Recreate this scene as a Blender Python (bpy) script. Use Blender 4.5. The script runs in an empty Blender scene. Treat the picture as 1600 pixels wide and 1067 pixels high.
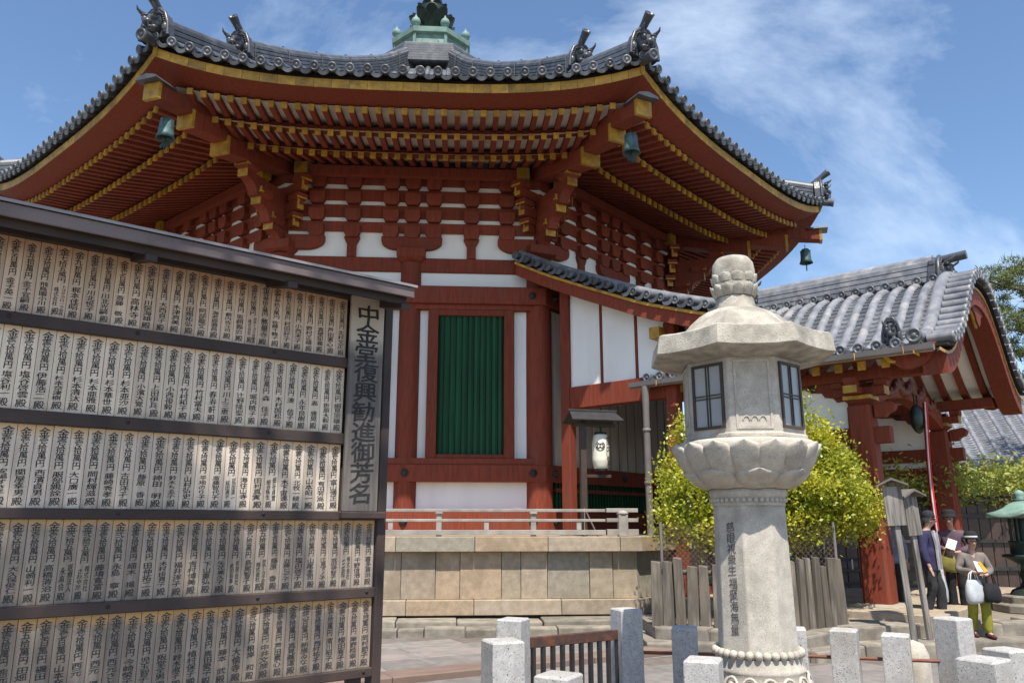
import bpy, bmesh, math, random
from mathutils import Vector, Matrix, noise
PI = math.pi
R = math.radians
sin, cos = math.sin, math.cos
C = bpy.context.scene.collection
SC = bpy.context.scene
rng = random.Random(7)

# ------------------------------------------------------------------ camera, sky, sun, exposure
cam_d = bpy.data.cameras.new('camera')
cam_d.sensor_width = 36.0
cam_d.lens = 1235.0 / 1600.0 * 36.0
cam_d.clip_start = 0.1
cam_d.clip_end = 2000.0
cam = bpy.data.objects.new('camera', cam_d)
C.objects.link(cam)
cam.location = (0, 0, 1.65)
cam.rotation_euler = (R(103.0), 0, 0)
SC.camera = cam

SUN_EL = 63.0
SUN_H = Vector((0.15, -0.989))            # horizontal direction towards the sun
world = bpy.data.worlds.new('World')
SC.world = world
world.use_nodes = True
nt = world.node_tree
nt.nodes.clear()
out = nt.nodes.new('ShaderNodeOutputWorld')
bg = nt.nodes.new('ShaderNodeBackground')
sky = nt.nodes.new('ShaderNodeTexSky')
sky.sky_type = 'NISHITA'
sky.sun_disc = False
sky.sun_elevation = R(SUN_EL)
sky.sun_rotation = math.atan2(SUN_H.x, SUN_H.y)
sky.altitude = 100
sky.air_density = 1.0
sky.dust_density = 0.5
sky.ozone_density = 1.6
bg.inputs['Strength'].default_value = 0.15
# thin cirrus, the same all round the sky
tc = nt.nodes.new('ShaderNodeTexCoord')
mp = nt.nodes.new('ShaderNodeMapping')
mp.inputs['Rotation'].default_value = (0.35, 0.5, 0.75)
mp.inputs['Scale'].default_value = (1.3, 3.4, 2.4)
mp.inputs['Location'].default_value = (1.7, 0.4, 0.2)
n1 = nt.nodes.new('ShaderNodeTexNoise')
n1.inputs['Scale'].default_value = 1.6
n1.inputs['Detail'].default_value = 9
n1.inputs['Roughness'].default_value = 0.60
n1.inputs['Distortion'].default_value = 0.25
r1 = nt.nodes.new('ShaderNodeValToRGB')
r1.color_ramp.elements[0].position = 0.50
r1.color_ramp.elements[0].color = (0, 0, 0, 1)
r1.color_ramp.elements[1].position = 0.86
r1.color_ramp.elements[1].color = (0.72, 0.72, 0.72, 1)
hs = nt.nodes.new('ShaderNodeHueSaturation')
hs.inputs['Saturation'].default_value = 1.08
hs.inputs['Value'].default_value = 0.68
mx = nt.nodes.new('ShaderNodeMixRGB')
mx.inputs['Color2'].default_value = (4.6, 5.2, 5.9, 1)
L = nt.links.new
L(tc.outputs['Generated'], mp.inputs['Vector'])
L(mp.outputs['Vector'], n1.inputs['Vector'])
L(n1.outputs['Fac'], r1.inputs['Fac'])
L(r1.outputs['Color'], mx.inputs['Fac'])
L(sky.outputs['Color'], hs.inputs['Color'])
L(hs.outputs['Color'], mx.inputs['Color1'])
L(mx.outputs['Color'], bg.inputs['Color'])
L(bg.outputs['Background'], out.inputs['Surface'])

sd = bpy.data.lights.new('sun', 'SUN')
sd.energy = 3.8
sd.angle = R(0.5)
sd.color = (1.0, 0.94, 0.84)
sun = bpy.data.objects.new('sun', sd)
C.objects.link(sun)
S = Vector((SUN_H.x * cos(R(SUN_EL)), SUN_H.y * cos(R(SUN_EL)), sin(R(SUN_EL)))).normalized()
sun.rotation_euler = S.to_track_quat('Z', 'Y').to_euler()
sun.location = (0, -20, 40)
SC.view_settings.view_transform = 'Standard'
SC.view_settings.look = 'None'
SC.view_settings.exposure = 0.92
SC.view_settings.gamma = 1.0
SC.view_settings.use_curve_mapping = False
SC.cycles.use_denoising = True
SC.cycles.max_bounces = 6
SC.cycles.diffuse_bounces = 3
SC.cycles.transparent_max_bounces = 8
SC.cycles.sample_clamp_indirect = 6.0

# ------------------------------------------------------------------ helpers
def tag(o, label=None, cat=None, group=None, kind=None):
    if label: o['label'] = label
    if cat: o['category'] = cat
    if group: o['group'] = group
    if kind: o['kind'] = kind
    return o

def thing(name, label, cat, loc=(0, 0, 0), rz=0.0, group=None):
    o = bpy.data.objects.new(name, None)
    o.empty_display_size = 0.2
    C.objects.link(o)
    o.location = loc
    o.rotation_euler = (0, 0, rz)
    return tag(o, label, cat, group)

def inst(name, mesh, parent=None, loc=(0, 0, 0), rot=(0, 0, 0), scale=(1, 1, 1)):
    o = bpy.data.objects.new(name, mesh)
    C.objects.link(o)
    o.parent = parent
    o.location = loc
    o.rotation_euler = rot
    o.scale = scale
    return o

class MB:
    """collects shapes into one mesh"""
    def __init__(s):
        s.v = []; s.f = []; s.m = []; s.sm = []
    def add(s, vs, fs, m=0, smooth=False, M=None):
        b = len(s.v)
        for p in vs:
            p = Vector(p)
            if M is not None: p = M @ p
            s.v.append(p)
        for f in fs:
            s.f.append([b + i for i in f]); s.m.append(m); s.sm.append(smooth)
    def hexa(s, p, m=0, M=None):
        s.add(p, [(0, 3, 2, 1), (4, 5, 6, 7), (0, 1, 5, 4), (1, 2, 6, 5), (2, 3, 7, 6), (3, 0, 4, 7)], m, False, M)
    def box(s, x0, x1, y0, y1, z0, z1, m=0, M=None):
        s.hexa([(x0, y0, z0), (x1, y0, z0), (x1, y1, z0), (x0, y1, z0), (x0, y0, z1), (x1, y0, z1), (x1, y1, z1), (x0, y1, z1)], m, M)
    def loft(s, secs, closed=True, cap=True, m=0, smooth=False, M=None):
        n = len(secs[0]); vs = []; fs = []
        for q in secs: vs += list(q)
        k = n if closed else n - 1
        for i in range(len(secs) - 1):
            for j in range(k):
                a = i * n + j; b = i * n + (j + 1) % n
                fs.append((a, b, b + n, a + n))
        s.add(vs, fs, m, smooth, M)
        if cap and closed:
            s.add(secs[0], [tuple(range(n))[::-1]], m, False, M)
            s.add(secs[-1], [tuple(range(n))], m, False, M)
    def prism(s, poly, d0, d1, plane='xz', m=0, M=None):
        def P(a, b, d):
            return (a, d, b) if plane == 'xz' else ((d, a, b) if plane == 'yz' else (a, b, d))
        s.loft([[P(a, b, d0) for a, b in poly], [P(a, b, d1) for a, b in poly]], True, True, m, False, M)
    def tube(s, path, r, n=8, m=0, cap=True, smooth=True, M=None, flat=1.0):
        path = [Vector(p) for p in path]
        rr = r if isinstance(r, (list, tuple)) else [r] * len(path)
        secs = []; up = None
        for i, p in enumerate(path):
            d = (path[min(i + 1, len(path) - 1)] - path[max(i - 1, 0)])
            d = d.normalized() if d.length > 1e-9 else Vector((0, 0, 1))
            if up is None:
                up = Vector((0, 0, 1)) if abs(d.z) < 0.9 else Vector((1, 0, 0))
            u = d.cross(up)
            if u.length < 1e-6: u = d.cross(Vector((0.3, 1, 0.2)))
            u.normalize(); w = u.cross(d).normalized(); up = w
            secs.append([p + u * rr[i] * cos(2 * PI * k / n) + w * rr[i] * flat * sin(2 * PI * k / n) for k in range(n)])
        s.loft(secs, True, cap, m, smooth, M)
    def lathe(s, prof, n=16, c=(0, 0, 0), ph=0.0, m=0, smooth=True, M=None, mod=None):
        secs = []
        for i, (r, z) in enumerate(prof):
            ring = []
            for k in range(n):
                a = ph + 2 * PI * k / n
                q = r * (mod(a, i) if mod else 1.0)
                ring.append((c[0] + q * cos(a), c[1] + q * sin(a), c[2] + z))
            secs.append(ring)
        s.loft(secs, True, True, m, smooth, M)
    def ball(s, c, r, m=0, n=8, sc=(1, 1, 1), M=None):
        prof = [(r * sin(PI * (i + 0.04) / (n + 0.08)), -r * cos(PI * (i + 0.04) / (n + 0.08))) for i in range(n + 1)]
        T = Matrix.Translation(c) @ Matrix.Diagonal((sc[0], sc[1], sc[2], 1))
        s.lathe(prof, n + 4, (0, 0, 0), 0, m, True, (M @ T) if M is not None else T)
    def mesh(s, name, mats, bevel=0.0, seg=1):
        me = bpy.data.meshes.new(name)
        me.from_pydata([tuple(p) for p in s.v], [], s.f)
        for mt in (mats if isinstance(mats, (list, tuple)) else [mats]): me.materials.append(mt)
        me.polygons.foreach_set('material_index', s.m)
        me.polygons.foreach_set('use_smooth', s.sm)
        bm = bmesh.new(); bm.from_mesh(me)
        if bevel > 0:
            bmesh.ops.remove_doubles(bm, verts=bm.verts, dist=1e-5)
            ed = [e for e in bm.edges if len(e.link_faces) == 2 and e.calc_face_angle(0) > 0.6]
            bmesh.ops.bevel(bm, geom=ed, offset=bevel, segments=seg, profile=0.6, affect='EDGES', clamp_overlap=True)
        bmesh.ops.recalc_face_normals(bm, faces=bm.faces)
        bm.to_mesh(me); bm.free()
        me.update()
        return me
    def build(s, name, mats, parent=None, loc=(0, 0, 0), rot=(0, 0, 0), bevel=0.0, seg=1):
        return inst(name, s.mesh(name, mats, bevel, seg), parent, loc, rot)

def rough_up(me, amp, scale, seed=0.0):
    for v in me.vertices:
        p = v.co * scale + Vector((seed, seed * 1.7, -seed))
        v.co = v.co + noise.noise_vector(p) * amp
    me.update()

# ------------------------------------------------------------------ materials
def M_(name, c1, c2=None, scale=6.0, stretch=(1, 1, 1), rough=0.7, bump=0.0, bscale=60.0, rand=0.0, metal=0.0, lo=0.35, hi=0.65, detail=6.0, specks=None, c3=None, s3=2.0, spec=0.4, trans=None):
    m = bpy.data.materials.new(name); m.use_nodes = True
    t = m.node_tree; N = t.nodes; K = t.links.new
    b = N['Principled BSDF']
    b.inputs['Roughness'].default_value = rough
    b.inputs['Metallic'].default_value = metal
    b.inputs['Specular IOR Level'].default_value = spec
    co = N.new('ShaderNodeTexCoord'); oi = N.new('ShaderNodeObjectInfo')
    ad = N.new('ShaderNodeVectorMath'); ad.operation = 'MULTIPLY_ADD'
    ad.inputs[1].default_value = (17.0, 11.0, 23.0)
    K(oi.outputs['Random'], ad.inputs[0]); K(co.outputs['Object'], ad.inputs[2])
    mpn = N.new('ShaderNodeMapping'); mpn.inputs['Scale'].default_value = stretch
    K(ad.outputs[0], mpn.inputs['Vector'])
    col = None
    def nz(sc, det=detail, src=None):
        n = N.new('ShaderNodeTexNoise'); n.inputs['Scale'].default_value = sc; n.inputs['Detail'].default_value = det
        K((src or mpn).outputs['Vector'] if src is None else src, n.inputs['Vector'])
        return n
    def ramp(src, a, bb, ca=(0, 0, 0, 1), cb=(1, 1, 1, 1)):
        r = N.new('ShaderNodeValToRGB')
        r.color_ramp.elements[0].position = a; r.color_ramp.elements[0].color = ca
        r.color_ramp.elements[1].position = bb; r.color_ramp.elements[1].color = cb
        K(src, r.inputs['Fac']); return r
    def mix(f, ca, cb):
        x = N.new('ShaderNodeMixRGB')
        if hasattr(f, 'node'): K(f, x.inputs['Fac'])
        else: x.inputs['Fac'].default_value = f
        for q, nm in ((ca, 'Color1'), (cb, 'Color2')):
            if hasattr(q, 'node'): K(q, x.inputs[nm])
            else: x.inputs[nm].default_value = (*q[:3], 1)
        return x.outputs['Color']
    if c2 is None: c2 = tuple(x * 0.75 for x in c1)
    col = mix(ramp(nz(scale).outputs['Fac'], lo, hi).outputs['Color'], c1, c2)
    if c3 is not None:
        col = mix(ramp(nz(s3, 4).outputs['Fac'], 0.52, 0.72).outputs['Color'], col, c3)
    if specks:
        for (sc, thr, cc) in specks:
            n = N.new('ShaderNodeTexNoise'); n.inputs['Scale'].default_value = sc; n.inputs['Detail'].default_value = 2.0
            K(ad.outputs[0], n.inputs['Vector'])
            col = mix(ramp(n.outputs['Fac'], thr, thr + 0.05).outputs['Color'], col, cc)
    if rand > 0:
        h = N.new('ShaderNodeHueSaturation')
        mr = N.new('ShaderNodeMapRange'); mr.inputs['To Min'].default_value = 1 - rand; mr.inputs['To Max'].default_value = 1 + rand
        K(oi.outputs['Random'], mr.inputs['Value']); K(mr.outputs['Result'], h.inputs['Value']); K(col, h.inputs['Color'])
        col = h.outputs['Color']
    K(col, b.inputs['Base Color'])
    if bump > 0:
        bn = nz(bscale, 5)
        bp = N.new('ShaderNodeBump'); bp.inputs['Strength'].default_value = bump; bp.inputs['Distance'].default_value = 0.01
        K(bn.outputs['Fac'], bp.inputs['Height']); K(bp.outputs['Normal'], b.inputs['Normal'])
    if trans:
        tr = N.new('ShaderNodeBsdfTranslucent'); K(col, tr.inputs['Color'])
        ms = N.new('ShaderNodeMixShader'); ms.inputs['Fac'].default_value = trans
        K(b.outputs['BSDF'], ms.inputs[1]); K(tr.outputs['BSDF'], ms.inputs[2])
        K(ms.outputs['Shader'], N['Material Output'].inputs['Surface'])
    m['_col'] = 1
    return m

RED = M_('red_paint', (0.228, 0.049, 0.0260), (0.165, 0.035, 0.0190), 5.0, (5, 5, 0.5), 0.68, 0.16, 30, 0.12, c3=(0.165, 0.052, 0.034), s3=2.0, spec=0.22)
GOLD = M_('ochre_gilt', (0.50, 0.29, 0.035), (0.36, 0.19, 0.025), 9.0, rough=0.5, rand=0.22, bump=0.1, c3=(0.24, 0.13, 0.03), s3=4)
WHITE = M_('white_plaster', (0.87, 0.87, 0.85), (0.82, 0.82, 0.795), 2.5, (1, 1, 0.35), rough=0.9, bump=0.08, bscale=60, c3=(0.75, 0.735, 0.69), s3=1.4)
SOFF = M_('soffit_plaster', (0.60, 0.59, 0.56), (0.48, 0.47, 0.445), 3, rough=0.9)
GREEN = M_('green_paint', (0.010, 0.075, 0.032), (0.007, 0.050, 0.022), 4, (1, 1, 0.2), 0.55, 0.15, 20, 0.12)
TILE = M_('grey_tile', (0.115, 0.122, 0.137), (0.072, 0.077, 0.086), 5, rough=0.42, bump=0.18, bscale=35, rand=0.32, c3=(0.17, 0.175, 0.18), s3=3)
TILE_LIT = M_('sunlit_grey_tile', (0.225, 0.233, 0.252), (0.14, 0.148, 0.165), 5, rough=0.40, bump=0.15, bscale=35, rand=0.15, c3=(0.33, 0.31, 0.30), s3=4)  # paler copy of the grey tile, sunlit brightness put into its colour
ONI = M_('dark_tile', (0.075, 0.08, 0.09), (0.05, 0.053, 0.06), 6, rough=0.35, bump=0.3, bscale=18)
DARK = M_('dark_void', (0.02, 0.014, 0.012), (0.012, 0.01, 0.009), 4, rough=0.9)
IRON = M_('black_iron', (0.035, 0.033, 0.034), (0.022, 0.021, 0.022), 8, rough=0.55, rand=0.1)
COPPER = M_('green_copper', (0.20, 0.31, 0.265), (0.14, 0.235, 0.20), 4, rough=0.65, bump=0.1, c3=(0.11, 0.15, 0.125), s3=3)
BRONZE = M_('dark_bronze', (0.035, 0.055, 0.048), (0.022, 0.032, 0.028), 6, rough=0.45, metal=0.4)
PATINA = M_('patina_bronze', (0.085, 0.155, 0.15), (0.045, 0.085, 0.085), 8, rough=0.55, metal=0.2)
GRANITE = M_('white_granite', (0.50, 0.485, 0.465), (0.39, 0.375, 0.365), 22, rough=0.7, bump=0.25, bscale=120, rand=0.05,
             specks=[(70, 0.60, (0.30, 0.29, 0.29)), (95, 0.645, (0.05, 0.05, 0.055)), (60, 0.67, (0.60, 0.59, 0.57))], c3=(0.36, 0.335, 0.30), s3=2.6)
LANT = M_('lantern_granite', (0.52, 0.475, 0.405), (0.41, 0.37, 0.31), 14, rough=0.8, bump=0.3, bscale=150,
          specks=[(120, 0.60, (0.34, 0.315, 0.28)), (140, 0.63, (0.63, 0.59, 0.53)), (90, 0.68, (0.20, 0.19, 0.175))], c3=(0.285, 0.255, 0.215), s3=3.6)
LANTR = M_('weathered_granite', (0.48, 0.44, 0.37), (0.29, 0.265, 0.22), 9, rough=0.85, bump=0.5, bscale=110,
           specks=[(120, 0.61, (0.24, 0.22, 0.185)), (90, 0.67, (0.15, 0.14, 0.12))], c3=(0.20, 0.185, 0.155), s3=6)
INK = M_('black_ink', (0.022, 0.021, 0.022), (0.04, 0.038, 0.038), 30, rough=0.8)
INKF = M_('faded_ink', (0.035, 0.033, 0.033), (0.06, 0.055, 0.052), 40, rough=0.9)
ENGR = M_('engraved_grey', (0.10, 0.095, 0.09), (0.2, 0.19, 0.18), 60, rough=0.9)
DWOOD = M_('dark_board_wood', (0.068, 0.046, 0.040), (0.042, 0.030, 0.027), 3, (1, 1, 1), 0.7, 0.2, 40, 0.1)
BOARDROOF = M_('board_roof_wood', (0.20, 0.155, 0.15), (0.13, 0.10, 0.098), 3, rough=0.75, bump=0.15)
GWOOD = M_('grey_weathered_wood', (0.25, 0.225, 0.20), (0.10, 0.09, 0.08), 16, (1.6, 1.6, 0.10), 0.85, 0.5, 26, 0.14, lo=0.4, hi=0.62)
RAILW = M_('pale_weathered_wood', (0.35, 0.325, 0.285), (0.25, 0.23, 0.20), 5, rough=0.85, bump=0.2, rand=0.08)
STAKE = M_('stake_wood', (0.145, 0.12, 0.092), (0.07, 0.062, 0.052), 9, (1, 1, 0.14), 0.9, 0.8, 14, 0.28, c3=(0.23, 0.195, 0.155), s3=9, lo=0.42, hi=0.58)
PIPE = M_('grey_brown_pipe', (0.20, 0.175, 0.165), (0.165, 0.145, 0.138), 3, rough=0.5, rand=0.03)
RUST = M_('rusted_iron', (0.10, 0.042, 0.028), (0.045, 0.032, 0.03), 12, rough=0.75, bump=0.3, c3=(0.16, 0.055, 0.028), s3=9)
RUSTR = M_('rusty_rail', (0.24, 0.085, 0.05), (0.15, 0.06, 0.04), 12, rough=0.7, bump=0.2)
PAVE = M_('paver_stone', (0.225, 0.20, 0.185), (0.165, 0.15, 0.138), 6, rough=0.85, bump=0.25, bscale=60, rand=0.16,
          specks=[(90, 0.63, (0.18, 0.16, 0.15))], c3=(0.25, 0.205, 0.185), s3=1.3)
GROUND = M_('ground_earth', (0.20, 0.175, 0.145), (0.15, 0.13, 0.11), 2, rough=0.95, bump=0.3, bscale=30)
KERB = M_('reddish_kerb', (0.21, 0.145, 0.115), (0.165, 0.112, 0.09), 6, (0.4, 1, 1), rough=0.85, bump=0.2, rand=0.08)
EDGE = M_('edge_stone', (0.29, 0.255, 0.205), (0.17, 0.148, 0.12), 5, rough=0.9, bump=0.5, bscale=18, rand=0.18, c3=(0.17, 0.155, 0.13), s3=2.2)
BOARDW = M_('grey_wall_board', (0.56, 0.51, 0.46), (0.42, 0.38, 0.34), 4, (1, 1, 0.2), 0.85, 0.2, 20, 0.1)
GLASS = M_('frosted_glass', (0.40, 0.42, 0.42), (0.30, 0.32, 0.325), 2, rough=0.18, spec=0.6)
FRAME = M_('brown_frame', (0.07, 0.045, 0.035), (0.05, 0.035, 0.03), 8, rough=0.5)
PAPER = M_('lantern_paper', (0.78, 0.74, 0.60), (0.72, 0.68, 0.54), 3, rough=0.8)
LEAF = M_('bright_leaf', (0.52, 0.50, 0.042), (0.24, 0.29, 0.024), 2.2, rough=0.40, detail=4, c3=(0.56, 0.50, 0.06), s3=4.3, trans=0.34, spec=0.5)
LEAFW = M_('wisteria_leaf', (0.34, 0.36, 0.06), (0.20, 0.24, 0.04), 1.2, rough=0.5, c3=(0.30, 0.26, 0.08), s3=2, trans=0.25)
LEAFD = M_('dark_leaf', (0.06, 0.085, 0.02), (0.035, 0.05, 0.014), 1.2, rough=0.6)
NEEDLE = M_('pine_needle', (0.17, 0.20, 0.055), (0.085, 0.11, 0.035), 3, rough=0.6, trans=0.15)
BARK = M_('bark', (0.13, 0.10, 0.08), (0.07, 0.055, 0.045), 8, (1, 1, 0.3), 0.9, 0.6, 20)

def plaque_mat(name, lo_c, hi_c, top_c, top_at):
    """weathered board: unweathered band kept by the rail above it, grey below, vertical grain"""
    m = M_(name, hi_c, lo_c, 5.0, (9, 9, 0.5), 0.85, 0.18, 30, 0.15)
    t = m.node_tree; N = t.nodes; K = t.links.new
    b = N['Principled BSDF']; src = b.inputs['Base Color'].links[0].from_socket
    co = N.new('ShaderNodeTexCoord'); sp = N.new('ShaderNodeSeparateXYZ'); K(co.outputs['Generated'], sp.inputs[0])
    nn = N.new('ShaderNodeTexNoise'); nn.inputs['Scale'].default_value = 9
    oi = N.new('ShaderNodeObjectInfo')
    a0 = N.new('ShaderNodeMath'); a0.operation = 'MULTIPLY_ADD'; a0.inputs[1].default_value = 0.09; K(oi.outputs['Random'], a0.inputs[0]); K(sp.outputs['Z'], a0.inputs[2])
    K(co.outputs['Object'], nn.inputs['Vector'])
    a1 = N.new('ShaderNodeMath'); a1.operation = 'MULTIPLY_ADD'; a1.inputs[1].default_value = 0.14; K(nn.outputs['Fac'], a1.inputs[0]); K(a0.outputs[0], a1.inputs[2])
    r = N.new('ShaderNodeValToRGB'); r.color_ramp.elements[0].position = top_at; r.color_ramp.elements[1].position = top_at + 0.10
    sub = N.new('ShaderNodeMath'); sub.operation = 'SUBTRACT'; sub.inputs[1].default_value = 0.11; K(a1.outputs[0], sub.inputs[0]); K(sub.outputs[0], r.inputs['Fac'])
    x = N.new('ShaderNodeMixRGB'); x.inputs['Color2'].default_value = (*top_c, 1); K(r.outputs['Color'], x.inputs['Fac']); K(src, x.inputs['Color1'])
    r2 = N.new('ShaderNodeValToRGB'); r2.color_ramp.elements[0].position = 0.02; r2.color_ramp.elements[0].color = (0.42, 0.42, 0.44, 1)
    r2.color_ramp.elements[1].position = 0.22; r2.color_ramp.elements[1].color = (1, 1, 1, 1); K(a1.outputs[0], r2.inputs['Fac'])
    y = N.new('ShaderNodeMixRGB'); y.blend_type = 'MULTIPLY'; y.inputs['Fac'].default_value = 0.6; K(x.outputs['Color'], y.inputs['Color1']); K(r2.outputs['Color'], y.inputs['Color2'])
    K(y.outputs['Color'], b.inputs['Base Color'])
    return m
PLQ = [plaque_mat('upper_plaque_wood', (0.58, 0.445, 0.335), (0.74, 0.58, 0.45), (0.64, 0.40, 0.235), 0.86),
       plaque_mat('second_plaque_wood', (0.62, 0.505, 0.39), (0.78, 0.655, 0.515), (0.68, 0.49, 0.31), 0.90),
       plaque_mat('middle_plaque_wood', (0.48, 0.40, 0.32), (0.66, 0.56, 0.455), (0.66, 0.46, 0.27), 0.88),
       plaque_mat('lower_plaque_wood', (0.27, 0.22, 0.175), (0.41, 0.34, 0.275), (0.58, 0.37, 0.18), 0.87),
       plaque_mat('bottom_plaque_wood', (0.225, 0.18, 0.142), (0.34, 0.28, 0.225), (0.56, 0.345, 0.155), 0.86)]
TITLEW = plaque_mat('title_plank_wood', (0.125, 0.11, 0.10), (0.19, 0.168, 0.15), (0.50, 0.43, 0.35), 0.70)

def stone_mat():
    m = M_('podium_stone', (0.37, 0.315, 0.245), (0.27, 0.23, 0.18), 9, rough=0.85, bump=0.3, bscale=90, rand=0.08,
           specks=[(85, 0.60, (0.27, 0.215, 0.155)), (100, 0.66, (0.55, 0.48, 0.39))], c3=(0.21, 0.178, 0.13), s3=1.6)
    t = m.node_tree; N = t.nodes; K = t.links.new
    b = N['Principled BSDF']; src = b.inputs['Base Color'].links[0].from_socket
    oi = N.new('ShaderNodeObjectInfo'); r = N.new('ShaderNodeValToRGB')
    e = r.color_ramp.elements
    e[0].position = 0.0; e[0].color = (1.05, 1.0, 0.95, 1); e[1].position = 1.0; e[1].color = (1.25, 1.28, 1.38, 1)
    for p, c in ((0.3, (1.06, 0.94, 0.82, 1)), (0.5, (0.92, 0.95, 0.95, 1)), (0.75, (1.0, 0.97, 0.9, 1))):
        q = e.new(p); q.color = c
    r.color_ramp.interpolation = 'CONSTANT'
    mm = N.new('ShaderNodeMath'); mm.operation = 'FRACT'
    m7 = N.new('ShaderNodeMath'); m7.operation = 'MULTIPLY'; m7.inputs[1].default_value = 7.31
    K(oi.outputs['Random'], m7.inputs[0]); K(m7.outputs[0], mm.inputs[0]); K(mm.outputs[0], r.inputs['Fac'])
    y = N.new('ShaderNodeMixRGB'); y.blend_type = 'MULTIPLY'; y.inputs['Fac'].default_value = 1.0
    K(src, y.inputs['Color1']); K(r.outputs['Color'], y.inputs['Color2']); K(y.outputs['Color'], b.inputs['Base Color'])
    return m
STONE = stone_mat()

# ------------------------------------------------------------------ lettering (flat ink shapes made from the built-in font)
TITLE = '中金堂復興勧進御芳名'
ROWS = [
 ['壱百萬円 金子英一', '五拾萬円 金子宜嗣', '五拾萬円 飛鳥園小川', '七拾五萬円 トヨタカローラ奈良/株式会社', '九拾萬円 梶本佳昭', '壱百萬円 川北悦子', '壱百萬円 川北光嗣', '壱百萬円 斎藤　敬', '壱百萬円 高林寺', '壱百萬円 川俣海雄', '壱百萬円 大西貞子', '壱百萬円 木津真美', '壱百萬円 田畑祐弘', '壱百萬円 阿部龍文', '壱百萬円 海老原雅昌', '壱百萬円 藪内佐斗司', '百弐拾萬円 坂頼義治', '百弐拾萬円 奈良トヨタ自動車/株式会社', '百参拾五萬円 無量寺', '百参拾五萬円 佐藤千鶴子', '百五拾萬円 村田好子', '百六拾萬円 小西末子', '弐百萬円 野村正雄', '弐百萬円 真壁知義', '弐百五拾萬円 芦田素心', '弐百萬円 北村文正'],
 ['壱拾萬円 新井宏嗣', '壱拾萬円 塩谷利一', '壱拾萬円 塩谷啓雲', '壱拾萬円 伊藤浩二', '壱拾萬円 杉本奈津樹', '壱拾萬円 杉本清汰', '壱拾萬円 杉本亜雅', '壱拾萬円 杉本華世', '壱拾萬円 杉本亜沙', '壱拾萬円 小濱大覚', '壱拾萬円 上田伊兵', '壱拾萬円 小西俊毅', '壱拾萬円 竹村和子', '壱拾萬円 竹村富夫', '壱拾萬円 春寿軒', '壱拾萬円 川上三恵', '壱拾萬円 辻野隆聖', '壱拾萬円 堀内暁子', '壱拾萬円 森　佳子', '壱拾萬円 木村国松', '壱拾萬円 湊　信子', '壱拾萬円 永年良樹', '壱拾萬円 高　雅晃', '壱拾萬円 折原大毅', '壱拾萬円 細見宗雄'],
 ['壱拾萬円 稲本裕照', '壱拾萬円 安場すさ子', '壱拾萬円 関屋幸男', '壱拾萬円 西濱貞男', '壱拾萬円 服部親詮', '壱拾萬円 大口廣一', '壱拾萬円 岡村輝滋', '壱拾萬円 藤崎秀孝', '壱拾萬円 古田洋子', '壱拾萬円 藤原　香', '壱拾萬円 神田　明', '壱拾萬円 鈴木ちゑ子', '壱拾萬円 山村弘史', '壱拾萬円 平地のり子', '壱拾萬円 斎藤智代子', '壱拾萬円 延田清一/延田満子', '壱拾萬円 海住山寺', '壱拾萬円 田村真実', '壱拾萬円 細谷貞實/細谷珠生', '壱拾萬円 木下宙連', '壱拾萬円 北牧一稜', '壱拾萬円 山本昭一', '壱拾萬円 有田芳高', '壱拾萬円 富山博正'],
 ['壱拾萬円 大久保俊仁', '壱拾萬円 山崎利一', '壱拾萬円 高橋清治', '弐拾五萬円 医療法人/永高会', '弐拾五萬円 株式会社/さわやか', '壱拾萬円 藤墳寛富', '弐拾萬円 永島　寧', '壱拾萬円 細木　揚', '壱拾萬円 田仲拓二', '壱拾萬円 木村由貴子', '壱拾萬円 福井洋子', '壱拾萬円 吉村博美', '壱拾萬円 下山重弘', '壱拾萬円 矢花美久子', '壱拾萬円 有限会社/武田商事', '弐拾萬円 島尾智子', '五拾萬円 奈良トヨタ自動車/株式会社', '壱百萬円 藤原　香', '壱拾萬円 近藤ヒデ子', '壱拾萬円 塩田啓子', '壱拾萬円 山尾圭司', '壱拾萬円 江見下ノ子', '壱拾萬円 坂田伊智子', '壱拾萬円 株式会社/三和', '壱拾萬円 千野信浩', '弐拾萬円 喜多喜治'],
 ['壱拾萬円 熊元大三', '五拾萬円 田畑　弘', '壱百萬円 磯田　潤', '壱百萬円 山本充宏', '壱拾萬円 西元　宏', '壱拾萬円 西元　優', '壱拾萬円 西元さと', '壱拾萬円 今崎榮子', '壱拾萬円 児玉智子', '壱拾萬円 阪堂全男', '壱拾萬円 鈴木淑子', '壱拾萬円 植村保子', '壱拾萬円 奥田愛子', '壱拾萬円 藤本　武', '弐拾萬円 大倫寺', '弐拾萬円 根岸　和', '弐拾萬円 中井文彦', '参拾萬円 芦田素心', '参拾萬円 真見義道', '弐百萬円 新居ゐな', '壱拾萬円 西村祐子', '壱拾萬円 濱川昭子', '壱拾萬円 櫻田有子', '壱拾萬円 岸野桂幸', '壱拾萬円 岡村節子'],
]
KANON1, KANON2 = '慈眼視衆生', '福聚海無量'
chars = sorted(set(TITLE + KANON1 + KANON2 + '南円堂金殿' + ''.join(''.join(r) for r in ROWS)) - set(' /　'))
GLY = {}
tmp = []
for ch in chars:
    cu = bpy.data.curves.new('t', 'FONT'); cu.body = ch; cu.size = 1.0; cu.resolution_u = 2; cu.offset = 0.0
    ob = bpy.data.objects.new('t', cu); C.objects.link(ob); tmp.append((ch, ob, cu))
bpy.context.view_layer.update()
dg = bpy.context.evaluated_depsgraph_get()
for ch, ob, cu in tmp:
    ev = ob.evaluated_get(dg); me = ev.to_mesh()
    vs = [(v.co.x, v.co.y) for v in me.vertices]
    fs = [tuple(p.vertices) for p in me.polygons]
    ev.to_mesh_clear()
    if vs:
        cx = 0.5; cy = 0.38
        vs = [(max(-0.5, min(0.5, x - cx)), max(-0.5, min(0.5, y - cy))) for x, y in vs]
    GLY[ch] = (vs, fs)
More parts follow.
